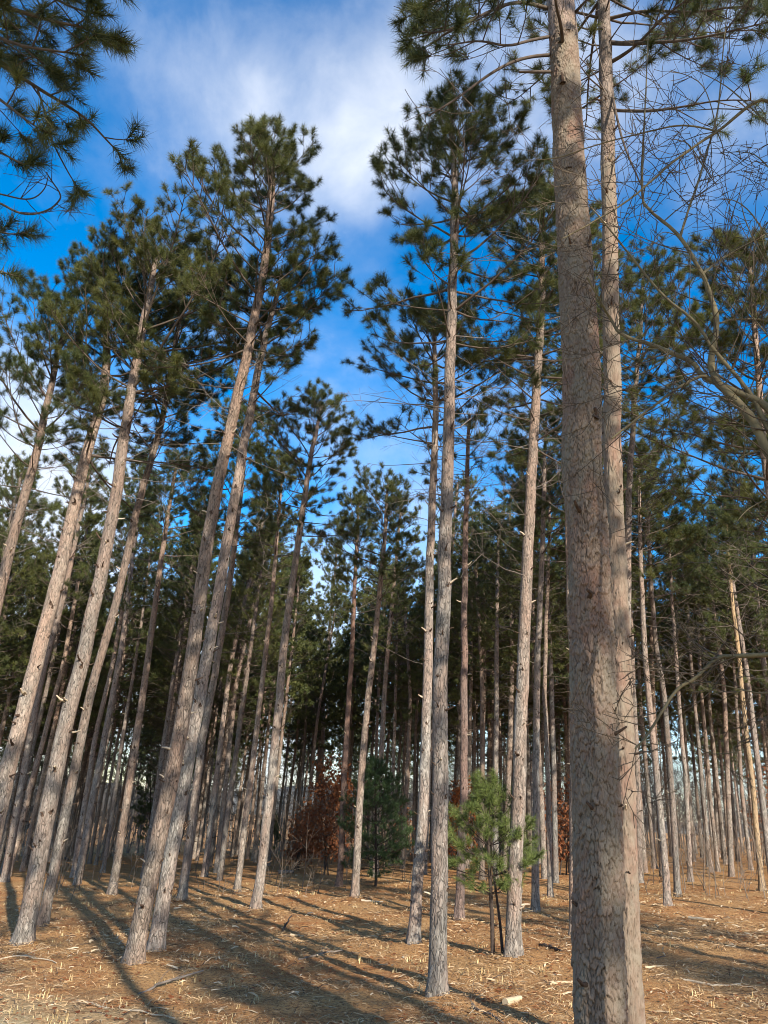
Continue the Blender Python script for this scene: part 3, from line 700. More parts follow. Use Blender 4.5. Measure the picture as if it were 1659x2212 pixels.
# beyond the trees one can tell apart the stand reads as one dark mass
b = Buf()
def raw(me):
    V = np.empty(len(me.vertices) * 3); me.vertices.foreach_get('co', V)
    li = np.empty(len(me.loops), np.int64); me.loops.foreach_get('vertex_index', li)
    tt = np.empty(len(me.polygons), np.int64); me.polygons.foreach_get('loop_total', tt)
    ss = np.empty(len(me.polygons), np.int64); me.polygons.foreach_get('loop_start', ss)
    mm = np.empty(len(me.polygons), np.int64); me.polygons.foreach_get('material_index', mm)
    return V.reshape(-1, 3), [(li[ss[(tt == q) & (mm == k)][:, None] + np.arange(q)], k) for q in (3, 4) for k in (0, 1) if ((tt == q) & (mm == k)).any()]
RAW = [(raw(V[0]), raw(V[1])) for V in VAR_FAR[:3]]
for q in range(95):
    px = rng.uniform(-120, 1800); d = rng.uniform(72, 104)
    if 1390 < px < 1470 and rng.random() < .6: continue
    p = at_depth(px, 1774, d); z = float(ground_z(p[0], p[1])); a = rng.uniform(0, 6.28); s = rng.uniform(.85, 1.05)
    Rm = np.array([[math.cos(a), -math.sin(a), 0], [math.sin(a), math.cos(a), 0], [0, 0, 1]]) * s
    for k, (V, Fs) in enumerate(RAW[q % 3]):
        n0 = b.n; b.V.append(V @ Rm.T + (p[0], p[1], z - .05)); b.n += len(V)
        for Fc, mi in Fs: b.F.append((Fc + n0, (0 if mi == 0 else 2) if k == 0 else (3 if mi == 0 else 1), False))
tag(link('far_pine_stand', b.mesh('far_pine_stand', [M_BARK, M_NEEDLE, M_KNOT, M_LIMB])), kind='stuff', label='deep dark mass of pines at the back of the stand')
# ------------------------------------------------------------------ saplings and undergrowth
def white_pine(label, base_px, top_px, R, z0, lod, stems=1, dens=1.0, leaf=None):
    p0 = on_ground(*base_px); top = in_plane(top_px[0], top_px[1], p0) - p0; H = top[2]
    root = link('white_pine_sapling', None, None, p0); tag(root, label, 'sapling', 'young white pines under the stand')
    T = Trunk(np.array([(0, 0, 0), top * .5 + (0, .02, 0), top]), .030 * H / 3 + .006, H)
    b = Buf(); zz = np.linspace(-.1, H, 14); b.tube(np.array([T(z)[0] for z in zz]), [max(.005, T.rad(z) - .008) for z in zz], 8)
    link('trunk', b.mesh('trunk', [M_STEM]), root)
    if stems > 1:
        b = Buf(); q = np.array([(.17, -.05, -.05), (.12, -.03, .5), (.05, 0, 1.0), (.02, 0, 1.25)]) * H / 2.9; b.tube(q, (.026, .022, .018, .014), 7)
        link('trunk', b.mesh('trunk', [M_STEM]), root)
    cb = Buf(); tP, tD, tS = [], [], []; z = z0
    while z < H - .1:
        t = (z - z0) / (H - z0); n = rng.integers(4, 7); a0 = rng.uniform(0, 6.28)
        for k in range(n):
            az = a0 + 6.28 * (k + rng.uniform(-.25, .25)) / n; c, r = T(z)
            L = R * np.interp(t, [0, .25, .6, 1], [.75, 1, .72, .22]) * rng.uniform(.65, 1.1)
            el = math.radians(np.interp(t, [0, 1], [5, 55]) + rng.normal(0, 8))
            pts = bent(c, (math.cos(az) * math.cos(el), math.sin(az) * math.cos(el), math.sin(el)), L, 6, .35, .06)
            dress_bough(cb, pts, .005 + .005 * L, tP, tD, tS, .15, 1.5 * dens, 4, 1.1, .2)
        z += rng.uniform(.16, .26) * max(1, H / 3)
    tP.append(top); tD.append((0, 0, 1)); tS.append(1)
    place_tufts(cb, tP, tD, np.array(tS) * .78, lod, 1)
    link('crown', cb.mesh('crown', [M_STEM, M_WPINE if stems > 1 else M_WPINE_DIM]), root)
white_pine('bright green young white pine on two dark stems beside the lit trunk', (1066, 2065), (1047, 1702), .98, .85, 1, 2, .62)
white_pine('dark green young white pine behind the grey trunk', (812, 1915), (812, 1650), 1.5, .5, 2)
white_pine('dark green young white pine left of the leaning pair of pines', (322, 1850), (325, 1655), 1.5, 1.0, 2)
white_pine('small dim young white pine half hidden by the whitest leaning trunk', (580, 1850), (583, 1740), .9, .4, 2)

def leaf_quads(b, P, size, mat):
    P = np.asarray(P); n = len(P)
    d = rng.normal(size=(n, 3)); d[:, 2] -= .9; d /= np.linalg.norm(d, axis=1, keepdims=True)
    u = np.cross(d, rng.normal(size=(n, 3))); u /= np.linalg.norm(u, axis=1, keepdims=True); w = np.cross(d, u)
    s = size * rng.uniform(.6, 1.2, n)[:, None]
    V = np.stack([P, P + d * s * .45 + u * s * .33 + w * s * .10, P + d * s, P + d * s * .5 - u * s * .33 + w * s * .12], 1).reshape(-1, 3)
    b.add(V, np.arange(n * 4).reshape(-1, 4), mat, False)
def oak(label, base_px, H, W, nleaf, size=.14, stems=3):
    p0 = on_ground(*base_px)
    root = link('young_oak', None, None, p0); tag(root, label, 'oak', 'young oaks holding dry brown leaves')
    b = Buf(); tips = []
    tb = Buf()
    for k in range(stems):
        az = rng.uniform(0, 6.28)
        q = bent((rng.normal() * .12, rng.normal() * .12, -.05), (math.cos(az) * .16, math.sin(az) * .16, 1), H * rng.uniform(.8, 1.0), 10, .1, .05)
        tb.tube(q, np.linspace(.032, .006, 10), 6)
        for i in range(2, 10):
            for _ in range(4):
                a2 = rng.uniform(0, 6.28); L = W * rng.uniform(.35, 1.0) * np.interp(i, [2, 5, 9], [.8, 1, .35])
                t = twiggy(b, q[i], (math.cos(a2), math.sin(a2), .35), L, .008, 2, .25, .14, 0, 3, (3, 6))
                tips.append(t)
    link('trunk', tb.mesh('trunk', [M_STEM]), root)
    allp = np.vstack([np.vstack([t[2:]] * 1) for t in tips])
    P = allp[rng.integers(0, len(allp), nleaf)] + rng.normal(size=(nleaf, 3)) * .16
    leaf_quads(b, P, size, 1)
    link('crown', b.mesh('crown', [M_GREYSTEM, M_OAKLEAF]), root)
oak('rust brown leaved young oak around the reddish trunk', (700, 1890), 4.4, 1.5, 3000, .16, 4)
oak('lower russet oak bush left of the tall rust brown oak', (640, 1880), 2.9, 1.0, 1300, .15, 3)
oak('dim brown leaved oak behind the dark reddish bare topped trunk', (985, 1880), 3.8, 1.1, 1300, .16)
oak('dim brown leaved oak left of the thickest flaking trunk', (1212, 1890), 3.8, 1.0, 1200, .16)
oak('small russet oak low between the pines in the middle distance', (855, 1865), 3.0, .9, 350, .15)
oak('faint brown oak near the orange tinted trunk', (1655, 1868), 4.6, 1.2, 420, .15)

# thin leafless undergrowth
b = Buf()
for _ in range(400):
    px = rng.choice([rng.uniform(560, 900), rng.uniform(-60, 1700), rng.uniform(1370, 1700)], p=[.15, .6, .25]); d = rng.uniform(24, 66)
    p = at_depth(px, 1774, d); z = float(ground_z(p[0], p[1]))
    h = rng.uniform(.4, 1.9) * (1.0 if rng.random() < .8 else 1.6)
    twiggy(b, (p[0], p[1], z - .05), (rng.normal() * .16, rng.normal() * .16, 1), h, .010 + .003 * h, 2, .1, .08, 0, 3, (3, 6))
tag(link('undergrowth', b.mesh('undergrowth', [M_GREYSTEM])), kind='stuff', label='leafless brown undergrowth between the far trunks')

# bare woods beyond the stand
b = Buf()
for _ in range(620):
    px = rng.uniform(-250, 1900); d = rng.uniform(84, 150)
    p = at_depth(px, 1774, d); z = float(ground_z(p[0], p[1]))
    h = rng.uniform(3.5, 8.5) * (1.15 if px < 500 else 1)
    twiggy(b, (p[0], p[1], z - .3), (rng.normal() * .07, rng.normal() * .07, 1), h, .03 + .006 * h, 2, .1, .06, 0, 3, (7, 13), .2)
tag(link('distant_woods', b.mesh('distant_woods', [M_FARWOOD])), kind='stuff', label='grey leafless woods beyond the pine stand')

# ------------------------------------------------------------------ the bare tree that leans in from the right
def bare_tree():
    D0 = 4.7
    def P(x, y, dd=0.0): return at_depth(x, y, D0 + dd)
    foot = P(1800, 1500); foot[2] = float(ground_z(foot[0], foot[1]))
    root = link('bare_tree', None, None, foot); tag(root, 'leafless olive barked tree leaning in from the right edge', 'tree')
    def curve(px, r0, r1, nm, twigs, sides=10, tl=(.3, 1.0), grow=True):
        pts = np.array([(foot + np.array((0, 0, -.1)) if q == 'foot' else P(*q)) for q in px]) - foot
        m = len(pts); k = np.linspace(0, m - 1, (m - 1) * 6 + 1)
        # Catmull-Rom through the points
        i = np.clip(k.astype(int), 0, m - 2); t = (k - i)[:, None]
        g = lambda j: pts[np.clip(j, 0, m - 1)]
        p0, p1, p2, p3 = g(i - 1), g(i), g(i + 1), g(i + 2)
        S = .5 * ((2 * p1) + (-p0 + p2) * t + (2 * p0 - 5 * p1 + 4 * p2 - p3) * t ** 2 + (-p0 + 3 * p1 - 3 * p2 + p3) * t ** 3)
        S = S + np.cumsum(rng.normal(size=S.shape), 0) * .0012
        b = Buf(); r0, r1 = r0 * .62, r1 * .7; rr = np.linspace(r0, r1, len(S)) * (1 + .06 * rng.normal(size=len(S))); b.tube(S, rr, sides, 0)
        for _ in range(twigs):
            i = rng.integers(max(1, len(S) // 6), len(S)); d = unit(S[i] - S[i - 1]); s = unit(np.cross(d, rng.normal(size=3)))
            if s[2] < 0 and rng.random() < .35: s = -s
            s = s * np.array((1, .75, 1))
            twiggy(b, S[i], d * rng.uniform(.4, .9) + s, rng.uniform(*tl), min(rr[i] * .45, .0055), 2, rng.uniform(-.1, .5), .12, 1, 4, (2, 4), .2)
        return link(nm, b.mesh(nm, [M_OLIVE, M_TWIG]), root)
    curve(['foot', (1790, 1500), (1762, 1250), (1712, 1080), (1653, 970), (1623, 906), (1580, 857), (1552, 826), (1539, 793), (1540, 762), (1547, 732), (1549, 686), (1534, 634), (1514, 585), (1469, 512), (1404, 455), (1389, 425), (1391, 325), (1396, 200, .1), (1400, 80, .2)], .058, .006, 'trunk', 12)
    L = 'limb'
    curve([(1765, 1260), (1745, 1100), (1700, 950), (1659, 880), (1595, 848), (1525, 814), (1497, 784), (1427, 753), (1347, 724), (1323, 692), (1300, 655, -.1), (1270, 600, -.2)], .045, .008, L, 18)
    curve([(1525, 814), (1516, 813, -.05), (1480, 830, -.15), (1442, 857, -.25), (1384, 900, -.3), (1325, 948, -.35)], .018, .009, L, 9)
    curve([(1725, 1090), (1690, 980), (1659, 920), (1620, 845), (1546, 756, -.1), (1503, 692, -.15), (1427, 625, -.2), (1330, 505, -.25), (1279, 445, -.3)], .030, .006, L, 18)
    curve([(1469, 512), (1490, 445, .1), (1519, 360, .2), (1549, 240, .3), (1560, 120, .4), (1570, 0, .5)], .016, .006, L, 16)
    curve([(1735, 1000), (1710, 700, .1), (1690, 400, 0), (1659, 220, -.1), (1549, 285, -.2), (1469, 340, -.3), (1405, 395, -.35), (1349, 440, -.4), (1279, 482, -.45), (1215, 517, -.5)], .024, .005, L, 16)
    curve([(1549, 285, -.2), (1474, 272, -.2), (1379, 290, -.25), (1279, 315, -.3), (1199, 340, -.3), (1129, 345, -.3)], .011, .004, L, 12)
    curve([(1519, 590), (1560, 560, .2), (1610, 530, .3), (1670, 500, .4)], .014, .008, L, 9)
    curve([(1549, 700), (1580, 690, .1), (1640, 690, .2), (1680, 700, .2)], .012, .007, L, 8)
    curve([(1770, 1400), (1700, 1405), (1659, 1415), (1592, 1417), (1549, 1424), (1501, 1467, -.1), (1463, 1491, -.15), (1429, 1544, -.2), (1396, 1594, -.25), (1372, 1623, -.3)], .026, .007, L, 20, 8, (.2, .6))
    curve([(1770, 1350), (1700, 1470), (1659, 1498), (1620, 1495), (1560, 1482), (1500, 1476, .1), (1450, 1480, .1), (1400, 1462, .1)], .009, .003, L, 10, 6, (.15, .45))
    curve([(1480, 1545, -.15), (1492, 1600, -.15), (1530, 1627, -.1), (1570, 1628, -.1), (1610, 1618, -.1)], .006, .003, L, 6, 6, (.15, .4))
    for (a, c) in (((1640, 150), 30), ((1600, 420), 20)): pass
    # finer limbs filling the upper right
    for (x, y, tx, ty, r) in [(1690, 400, 1560, 330, .010), (1690, 560, 1560, 430, .010), (1690, 300, 1500, 150, .011), (1695, 640, 1600, 420, .010), (1549, 285, 1450, 150, .008), (1519, 360, 1440, 300, .007), (1534, 634, 1440, 560, .007),
                              (1690, 180, 1560, 60, .010), (1404, 455, 1330, 390, .006), (1469, 512, 1400, 540, .006), (1690, 760, 1600, 640, .009), (1595, 848, 1480, 930, .007), (1653, 970, 1540, 1050, .007), (1700, 1060, 1590, 1130, .008), (1580, 857, 1470, 880, .006), (1427, 753, 1290, 800, .006), (1750, 1250, 1630, 1300, .007)]:
        mx, my = (x + tx) / 2 + rng.normal() * 14, (y + ty) / 2 - 18 + rng.normal() * 14
        o = rng.uniform(-.3, .4)
        curve([(x, y), (mx, my, o * .5), (tx, ty, o)], r, .003, L, 4, 6, (.3, .9))
bare_tree()

# ------------------------------------------------------------------ ground
def ground():
    rr = np.concatenate([np.arange(0, 12, .22), np.arange(12, 40, .45), np.geomspace(40, 1500, 60)])
    fwd = np.radians(np.concatenate([np.arange(-60, 60, .9), np.arange(60, 300, 6)]))
    na, nr = len(fwd), len(rr)
    A, R = np.meshgrid(fwd, rr)
    X, Y = R * np.sin(A), R * np.cos(A); Z = ground_z(X, Y)
    near = np.clip(1 - R / 45, 0, 1)
    for (ax, ay) in NEAR_XY[:60]:
        if math.hypot(ax, ay) < 24: Z = Z + .07 * np.exp(-((X - ax) ** 2 + (Y - ay) ** 2) / .16)
    Z = Z + near * (.06 * (hash_noise(X * 2.7, Y * 2.7, 21) - .5) + .035 * (hash_noise(X * 6, Y * 6, 22) - .5))
    b = Buf(); i = np.arange(nr - 1)[:, None] * na; j = np.arange(na)[None]; k = (j + 1) % na
    b.add(np.stack([X, Y, Z], -1).reshape(-1, 3), np.stack([i + j, i + na + j, i + na + k, i + k], -1).reshape(-1, 4))
    m, nt, out = new_mat('needle_litter_ground'); L = nt.links
    tc = node(nt, 'ShaderNodeTexCoord'); V = tc.outputs['Object']
    big = noise(nt, V, .45, 4); mid = noise(nt, V, 2.6, 5, .6); fine = noise(nt, V, 22, 6, .7); vf = noise(nt, V, 75, 4, .7)
    col = mix(nt, ramp(nt, mid.outputs[0], [(.36, (0, 0, 0)), (.64, (1, 1, 1))]).outputs[0], (.40, .150, .048), (.56, .285, .105))
    col = mix(nt, ramp(nt, big.outputs[0], [(.40, (0, 0, 0)), (.62, (1, 1, 1))]).outputs[0], col, (.54, .30, .12))
    col = mix(nt, ramp(nt, fine.outputs[0], [(.38, (0, 0, 0)), (.54, (1, 1, 1))]).outputs[0], (.16, .080, .036), col)
    col = mix(nt, ramp(nt, vf.outputs[0], [(.56, (0, 0, 0)), (.66, (1, 1, 1))]).outputs[0], col, (.66, .48, .28))
    # the worn, pale grassy path in front on the left: position in metres on the ground
    sx = node(nt, 'ShaderNodeSeparateXYZ'); L.new(V, sx.inputs[0])
    pa = on_ground(0, 2085); pb = on_ground(560, 2250)
    nx, ny = (pb[1] - pa[1]), -(pb[0] - pa[0]); ln = math.hypot(nx, ny); nx, ny = nx / ln, ny / ln
    sgn = -1 if (0 - pa[0]) * nx + (0 - pa[1]) * ny < 0 else 1
    dist = math_(nt, 'ADD', math_(nt, 'MULTIPLY', sx.outputs[0], nx * sgn), math_(nt, 'ADD', math_(nt, 'MULTIPLY', sx.outputs[1], ny * sgn), -(pa[0] * nx + pa[1] * ny) * sgn))
    dist = math_(nt, 'ADD', dist, math_(nt, 'MULTIPLY', math_(nt, 'SUBTRACT', mid.outputs[0], .5), 2.6))
    pf = ramp(nt, math_(nt, 'MULTIPLY', dist, .5), [(0.0, (0, 0, 0)), (.75, (1, 1, 1))])
    pc = mix(nt, ramp(nt, fine.outputs[0], [(.42, (0, 0, 0)), (.6, (1, 1, 1))]).outputs[0], (.40, .30, .15), (.66, .55, .34))
    col = mix(nt, math_(nt, 'MULTIPLY', pf.outputs[0], .85), col, pc)
    bs = node(nt, 'ShaderNodeBsdfPrincipled'); bs.inputs['Roughness'].default_value = .95; bs.inputs['Specular IOR Level'].default_value = .1
    h = math_(nt, 'ADD', fine.outputs[0], math_(nt, 'MULTIPLY', vf.outputs[0], .5))
    bp = node(nt, 'ShaderNodeBump'); bp.inputs['Strength'].default_value = .9; bp.inputs['Distance'].default_value = .05
    L.new(h, bp.inputs['Height']); L.new(bp.outputs[0], bs.inputs['Normal'])
    L.new(col, bs.inputs['Base Color']); L.new(bs.outputs[0], out.inputs[0])
    tag(link('ground', b.mesh('ground', [m])), kind='structure')
ground()
def scatter(n, dmin, dmax, pxa=-150, pxb=1850, power=1.0):
    """points on the ground inside the view, denser near the viewer"""
    u = rng.random(n); d = dmin * (dmax / dmin) ** (u ** power)
    px = rng.uniform(pxa, pxb, n)
    dirs = np.stack([px - PW / 2, np.full(n, -(1774 - PH / 2)), np.full(n, -F)], -1) @ C2W.T
    dirs = dirs[:, :2] / np.linalg.norm(dirs[:, :2], axis=1, keepdims=True)
    X, Y = dirs[:, 0] * d, dirs[:, 1] * d
    return X, Y, ground_z(X, Y), d
# needle litter: straw-thin slivers lying every way
M_STRAW = plain_material('dry_straw_and_needles', (.17, .075, .030), (.66, .46, .25), 8, .85, .2, 0, True)
M_CHIP = plain_material('pale_wood_chips', (.36, .25, .14), (.60, .47, .31), 8, .85, .2, 0, True)
M_DGRASS = plain_material('dead_grass_blades', (.34, .22, .09), (.60, .47, .25), 8, .8, .25, 0, True)
def slivers(n, dmin, dmax, ln, wd, mat, name, label, lift=.02, tilt=.25):
    X, Y, Z, d = scatter(n, dmin, dmax)
    near = [q for q in NEAR_XY[:60] if 4 < math.hypot(*q) < 26]
    m = n // 400; ex = np.concatenate([np.full(m, q[0]) for q in near]); ey = np.concatenate([np.full(m, q[1]) for q in near])
    aa = rng.uniform(0, 6.28, len(ex)); rr = .17 + np.abs(rng.normal(0, .22, len(ex))); ex = ex + np.cos(aa) * rr; ey = ey + np.sin(aa) * rr
    X = np.concatenate([X, ex]); Y = np.concatenate([Y, ey]); Z = np.concatenate([Z, ground_z(ex, ey) + .07 * np.exp(-rr ** 2 / .16)]); d = np.concatenate([d, np.hypot(ex, ey)]); n = len(X)
    kp = (hash_noise(X * .9, Y * .9, 77) * .6 + hash_noise(X * 2.6, Y * 2.6, 78) * .4) > rng.uniform(.15, .75, n)
    X, Y, Z, d = X[kp], Y[kp], Z[kp], d[kp]; n = len(X)
    a = rng.uniform(0, math.pi * 2, n); t = np.clip(rng.normal(.06, tilt, n), -.15, .9)
    D = np.stack([np.cos(a) * np.cos(t), np.sin(a) * np.cos(t), np.sin(t)], -1)
    S = np.stack([-np.sin(a), np.cos(a), rng.normal(0, .5, n)], -1)
    l = ln * rng.uniform(.4, 1.3, n)[:, None]; w = wd * rng.uniform(.5, 1.4, n)[:, None] * np.clip(d / 13, .7, 1.5)[:, None]
    P = np.stack([X, Y, Z + lift * rng.random(n) + .008], -1)
    bend = np.stack([np.zeros(n), np.zeros(n), rng.uniform(0, .02, n)], -1)
    V = np.stack([P - D * l / 2 - S * w / 2, P - D * l / 2 + S * w / 2, P + bend + S * w / 2, P + bend - S * w / 2, P + D * l / 2 + S * w * .2, P + D * l / 2 - S * w * .2], 1).reshape(-1, 3)
    k = np.arange(n)[:, None] * 6
    b = Buf(); b.add(V, np.concatenate([k + [0, 1, 2, 3], k + [3, 2, 4, 5]], 0), 0, False)
    tag(link(name, b.mesh(name, [mat])), label, kind='stuff')
slivers(105000, 5.5, 30, .12, .0052, M_STRAW, 'needle_litter', 'fallen brown needles and straw covering the ground', .03, .22)
slivers(6500, 5.5, 34, .15, .014, M_CHIP, 'wood_chips', 'pale splinters and bark chips scattered over the ground', .03, .12)
slivers(9000, 5.5, 30, .26, .0065, M_STEM, 'fallen_twigs', 'thin dark twigs scattered through the needle litter', .03, .10)
def grass():
    X, Y, Z, d = scatter(800, 5.5, 32); keep = hash_noise(X * .6, Y * .6, 41) > .5
    X, Y, Z, d = X[keep], Y[keep], Z[keep], d[keep]
    b = Buf(); per = 7; n = len(X) * per
    X = np.repeat(X, per) + rng.normal(0, .05, n); Y = np.repeat(Y, per) + rng.normal(0, .05, n); Z = np.repeat(Z, per); d = np.repeat(d, per)
    a = rng.uniform(0, 6.28, n); h = rng.uniform(.03, .12, n); lean = rng.uniform(.1, .9, n); w = .006 * np.clip(d / 12, .8, 2)
    P = np.stack([X, Y, Z - .01], -1); S = np.stack([-np.sin(a), np.cos(a), 0 * a], -1) * w[:, None]
    dirv = np.stack([np.cos(a), np.sin(a), 0 * a], -1)
    M = P + dirv * (h * lean * .35)[:, None] + np.array((0, 0, 1)) * (h * .6)[:, None]; T = P + dirv * (h * lean)[:, None] + np.array((0, 0, 1)) * (h * (1.05 - .5 * lean))[:, None]
    V = np.stack([P - S, P + S, M + S * .7, M - S * .7, T], 1).reshape(-1, 3); k = np.arange(n)[:, None] * 5
    b.add(V, k + [0, 1, 2, 3], 0, False); b.F.append(((k + [3, 2, 4]), 0, False))
    tag(link('dead_grass', b.mesh('dead_grass', [M_DGRASS])), 'tufts of dead tan grass on the forest floor', kind='stuff')
grass()
def leaves():
    X, Y, Z, d = scatter(6000, 5.5, 30); kp = hash_noise(X * .7, Y * .7, 55) > .35; b = Buf()
    leaf_quads(b, np.stack([X, Y, Z + .03], -1)[kp], .085, 0)
    V = b.V[0].reshape(-1, 4, 3); c = V[:, :1, 2]; V[:, :, 2] = c + (V[:, :, 2] - c) * .25; b.V[0] = V.reshape(-1, 3)
    tag(link('fallen_leaves', b.mesh('fallen_leaves', [M_OAKLEAF])), 'dry brown leaves lying on the forest floor', kind='stuff')
leaves()

# sticks and logs one can pick out
def stick(label, name, px, r, mat=M_DEADWOOD, wob=.02, h=.0, twigs=0, cat='fallen branch', group='fallen sticks on the forest floor'):
    P = [on_ground(*q) for q in px]; p0 = P[0]
    pts = np.array(P) - p0; k = np.linspace(0, len(pts) - 1, 9)
    pts = np.stack([np.interp(k, np.arange(len(pts)), pts[:, j]) for j in range(3)], -1) + rng.normal(size=(9, 3)) * wob * np.array((1, 1, .3))
    pts[:, 2] += r * .6 + np.linspace(0, h, 9)
    b = Buf(); b.tube(pts, np.linspace(r, r * .55, 9) * (1 + rng.normal(size=9) * .08), 8)
    b.add(np.vstack([pts[:1], b.V[0][:8]]), [(0, (i + 1) % 8 + 1, i + 1) for i in range(8)])
    for _ in range(twigs):
        i = rng.integers(2, 8); d = unit(pts[i] - pts[i - 1]); s = np.array((rng.normal(), rng.normal(), abs(rng.normal()) * .6))
        twiggy(b, pts[i], d + s * .6, rng.uniform(.2, .5), .005, 1, .0, .12, 0, 4, (1, 3))
    tag(link(name, b.mesh(name, [mat]), None, p0), label, cat, group)
stick('short thick dark log lying in the middle distance by a thin sapling', 'log', [(600, 1888), (634, 1886)], .10, M_DEADWOOD, .01, 0, 0, 'log', None)
stick('dark log lying in shade behind the leftmost pair of pines', 'log', [(128, 1854), (148, 1858)], .09, M_STEM, .01, 0, 0, 'log', None)
stick('pale straight stick lying in shade near the slim sunlit pine', 'fallen_branch', [(207, 1850), (246, 1849)], .05, M_PALE_STUB, .01)
stick('long pale curved branch lying in front of the far left pine', 'fallen_branch', [(0, 2072), (40, 2066), (80, 2072), (120, 2082)], .013, M_PALE_STUB, .02, 0, 2)
stick('thin grey branch lying across the foreground litter', 'fallen_branch', [(300, 2150), (340, 2135), (380, 2122), (440, 2108)], .020, M_DEADWOOD, .02, .05, 3)
stick('bleached branch lying along the path edge at the bottom', 'fallen_branch', [(180, 2168), (240, 2180), (310, 2188), (380, 2200)], .013, M_PALE_STUB, .02, 0, 1)
stick('dark short stick poking up from the sunlit litter', 'fallen_branch', [(610, 2012), (628, 1997)], .022, M_STEM, .01, .14)
stick('bleached chunk of wood lying right of the straight tall pine', 'wood_chunk', [(1092, 2172), (1125, 2162)], .045, M_CHIP, .01, 0, 0, 'wood chunk', None)
stick('pale stick lying left of the thickest flaking trunk', 'fallen_branch', [(1186, 2126), (1238, 2123)], .022, M_CHIP, .012)
stick('fallen forked stick left of the thickest trunk at the bottom', 'fallen_branch', [(1010, 2170), (1050, 2190), (1090, 2208)], .018, M_DEADWOOD, .03, 0, 3)
stick('dark broken branch on the litter right of the lit trunk', 'fallen_branch', [(1172, 2045), (1190, 2050), (1207, 2058)], .030, M_STEM, .03, .02, 2)
stick('pale stick in the sun right of the thickest trunk', 'fallen_branch', [(1395, 2092), (1440, 2088)], .018, M_CHIP, .012)
stick('long thin pale stick on the litter at lower right', 'fallen_branch', [(1480, 2120), (1540, 2132), (1600, 2128)], .018, M_PALE_STUB, .02, 0, 2)
stick('pale stick lying at the foot of the grey pine', 'fallen_branch', [(780, 1947), (826, 1950)], .028, M_PALE_STUB, .015)
stick('thin grey branch lying right of the whitest leaning trunk', 'fallen_branch', [(640, 2075), (690, 2066), (735, 2060)], .018, M_DEADWOOD, .02, .04, 3)
stick('bleached stick on sunlit litter between whitest trunk and straight pine', 'fallen_branch', [(628, 2022), (655, 2024)], .028, M_CHIP, .012)
stick('pale split log lying right of the close sunlit footed pair', 'log', [(1488, 1985), (1545, 1990)], .035, M_PALE_STUB, .012, 0, 0, 'log', None)

# low hill far off
def hill():
    px = np.linspace(-500, 2400, 60); d = 420
    b = Buf(); rows = []
    for s, hgt in ((0, -12), (20, 3), (60, 9), (120, 12), (220, -10)):
        row = []
        for i, x in enumerate(px):
            p = at_depth(x, 1774, d + s); prof = 1 + .45 * math.sin(i * .23 + 1) + .2 * math.sin(i * .61)
            row.append((p[0], p[1], hgt * (prof if hgt > 0 else 1) + (rng.normal() * .8 if hgt > 0 else 0)))
        rows.append(row)
    V = np.array(rows).reshape(-1, 3); n = len(px); i = np.arange(4)[:, None] * n; j = np.arange(n - 1)[None]
    b.add(V, np.stack([i + j, i + j + 1, i + n + j + 1, i + n + j], -1).reshape(-1, 4))
    tag(link('hill', b.mesh('hill', [plain_material('wooded_hill', (.10, .105, .10), (.16, .155, .145), .05, .95, .05)])), kind='structure')
hill()

# ------------------------------------------------------------------ light, sky, camera
sun_dir = -SH * math.cos(SUN_EL) + np.array((0, 0, math.sin(SUN_EL)))       # towards the sun
sl = bpy.data.lights.new('sun', 'SUN'); sl.energy = 5.0; sl.angle = math.radians(.53); sl.color = (1.0, .925, .80)
so = link('sun', sl, None, (0, 0, 60)); so.rotation_euler = Vector(sun_dir).to_track_quat('Z', 'Y').to_euler()
W = bpy.data.worlds.new('World'); SC.world = W; W.use_nodes = True
nt = W.node_tree; nt.nodes.clear(); L = nt.links
out = nt.nodes.new('ShaderNodeOutputWorld'); bg = nt.nodes.new('ShaderNodeBackground'); bg.inputs[1].default_value = .11
sky = nt.nodes.new('ShaderNodeTexSky'); sky.sky_type = 'NISHITA'; sky.sun_disc = False; sky.sun_elevation = SUN_EL
sky.sun_rotation = math.atan2(sun_dir[0], sun_dir[1]); sky.ozone_density = 1.6; sky.dust_density = .6; sky.air_density = 1.0; sky.altitude = 300
hs = nt.nodes.new('ShaderNodeHueSaturation'); hs.inputs['Saturation'].default_value = 1.55; hs.inputs['Value'].default_value = 1.48; hs.inputs['Hue'].default_value = .500
L.new(sky.outputs[0], hs.inputs['Color'])
tc = nt.nodes.new('ShaderNodeTexCoord'); D = tc.outputs['Generated']
# clouds are laid on the sky by direction: fine streaky noise, gathered where the photo's cloud bank stands
wn = noise(nt, D, 2.2, 3); wv = node(nt, 'ShaderNodeVectorMath', operation='MULTIPLY_ADD'); wv.inputs[1].default_value = (.16, .16, .16); L.new(wn.outputs['Color'], wv.inputs[0]); L.new(D, wv.inputs[2])
cn = noise(nt, wv.outputs[0], 4.2, 8, .57)
def bump_at(px, py, c0, amp):
    d = node(nt, 'ShaderNodeVectorMath', operation='DOT_PRODUCT'); d.inputs[1].default_value = tuple(ray(px, py)); L.new(D, d.inputs[0])
    mr = node(nt, 'ShaderNodeMapRange'); mr.interpolation_type = 'SMOOTHSTEP'
    mr.inputs[1].default_value = math.cos(math.radians(c0)); mr.inputs[2].default_value = 1.0; mr.inputs[3].default_value = 0; mr.inputs[4].default_value = amp
    L.new(d.outputs['Value'], mr.inputs[0]); return mr.outputs[0]
s = cn.outputs[0]
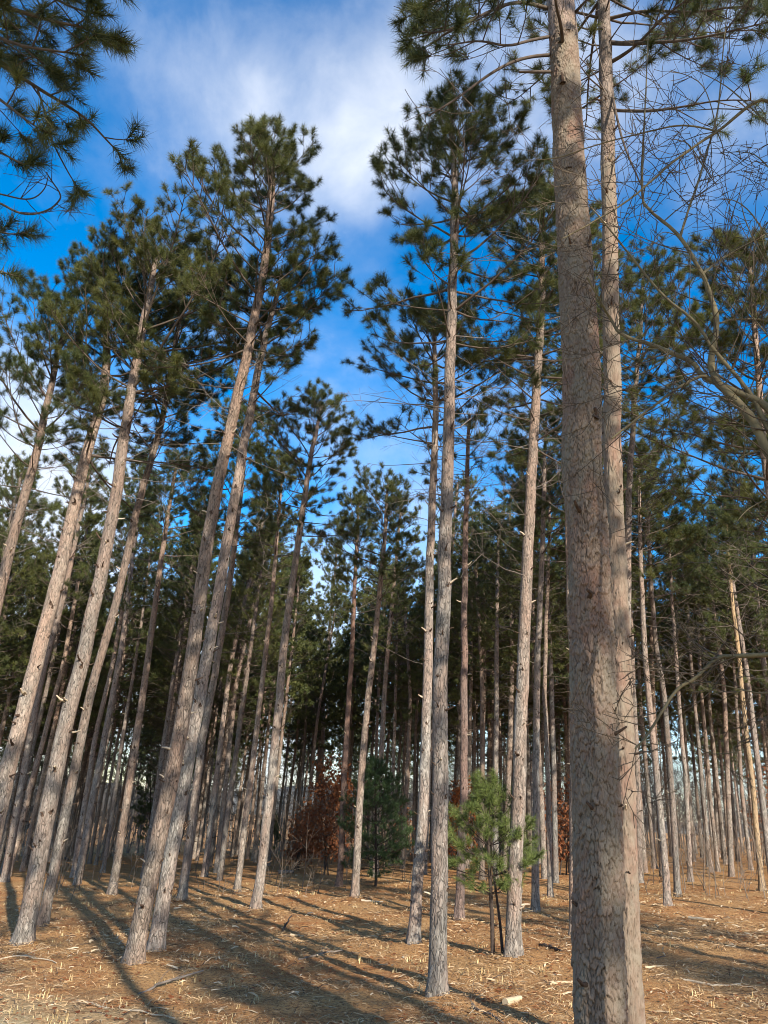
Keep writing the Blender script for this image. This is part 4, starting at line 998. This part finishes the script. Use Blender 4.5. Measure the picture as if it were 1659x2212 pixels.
for args in ((700, 150, 11, .15), (740, 260, 8, .10), (1130, 210, 11, .20), (430, 90, 10, .05), (760, 430, 6, .09), (480, 260, 6, .07), (0, 1050, 12, .35), (60, 1350, 13, .30), (500, 1480, 10, .25), (650, 1330, 9, .16), (1020, 1200, 7, .12), (330, 950, 7, .08)):
    s = math_(nt, 'ADD', s, bump_at(*args))
sz = node(nt, 'ShaderNodeSeparateXYZ'); L.new(D, sz.inputs[0])
lowm = node(nt, 'ShaderNodeMapRange'); lowm.interpolation_type = 'SMOOTHSTEP'; lowm.inputs[1].default_value = .34; lowm.inputs[2].default_value = .03; lowm.inputs[3].default_value = 0; lowm.inputs[4].default_value = .30
L.new(sz.outputs[2], lowm.inputs[0]); s = math_(nt, 'ADD', s, lowm.outputs[0])
cr = ramp(nt, s, [(.42, (0, 0, 0)), (.54, (.12, .12, .12)), (.70, (.42, .42, .42)), (.94, (1, 1, 1))])
col = mix(nt, math_(nt, 'MULTIPLY', cr.outputs[0], .88), hs.outputs[0], (5.4, 5.7, 6.2, 1))
L.new(col, bg.inputs[0]); L.new(bg.outputs[0], out.inputs[0])

cam = bpy.data.cameras.new('camera'); cam.sensor_fit = 'HORIZONTAL'; cam.sensor_width = 36.0; cam.lens = 36.0 * F / PW; cam.clip_end = 4000; cam.clip_start = .05
co = link('camera', cam)
R = Matrix(((C2W[0][0], C2W[0][1], C2W[0][2], 0), (C2W[1][0], C2W[1][1], C2W[1][2], 0), (C2W[2][0], C2W[2][1], C2W[2][2], 0), (0, 0, 0, 1)))
co.matrix_world = Matrix.Translation(Vector(CAM)) @ R
SC.camera = co
SC.view_settings.view_transform = 'Standard'; SC.view_settings.look = 'None'; SC.view_settings.exposure = 0.85; SC.view_settings.gamma = 1.0
SC.cycles.max_bounces = 5; SC.cycles.diffuse_bounces = 2; SC.cycles.glossy_bounces = 1; SC.cycles.transmission_bounces = 2; SC.cycles.transparent_max_bounces = 4
SC.cycles.use_denoising = True; SC.cycles.filter_width = 1.0
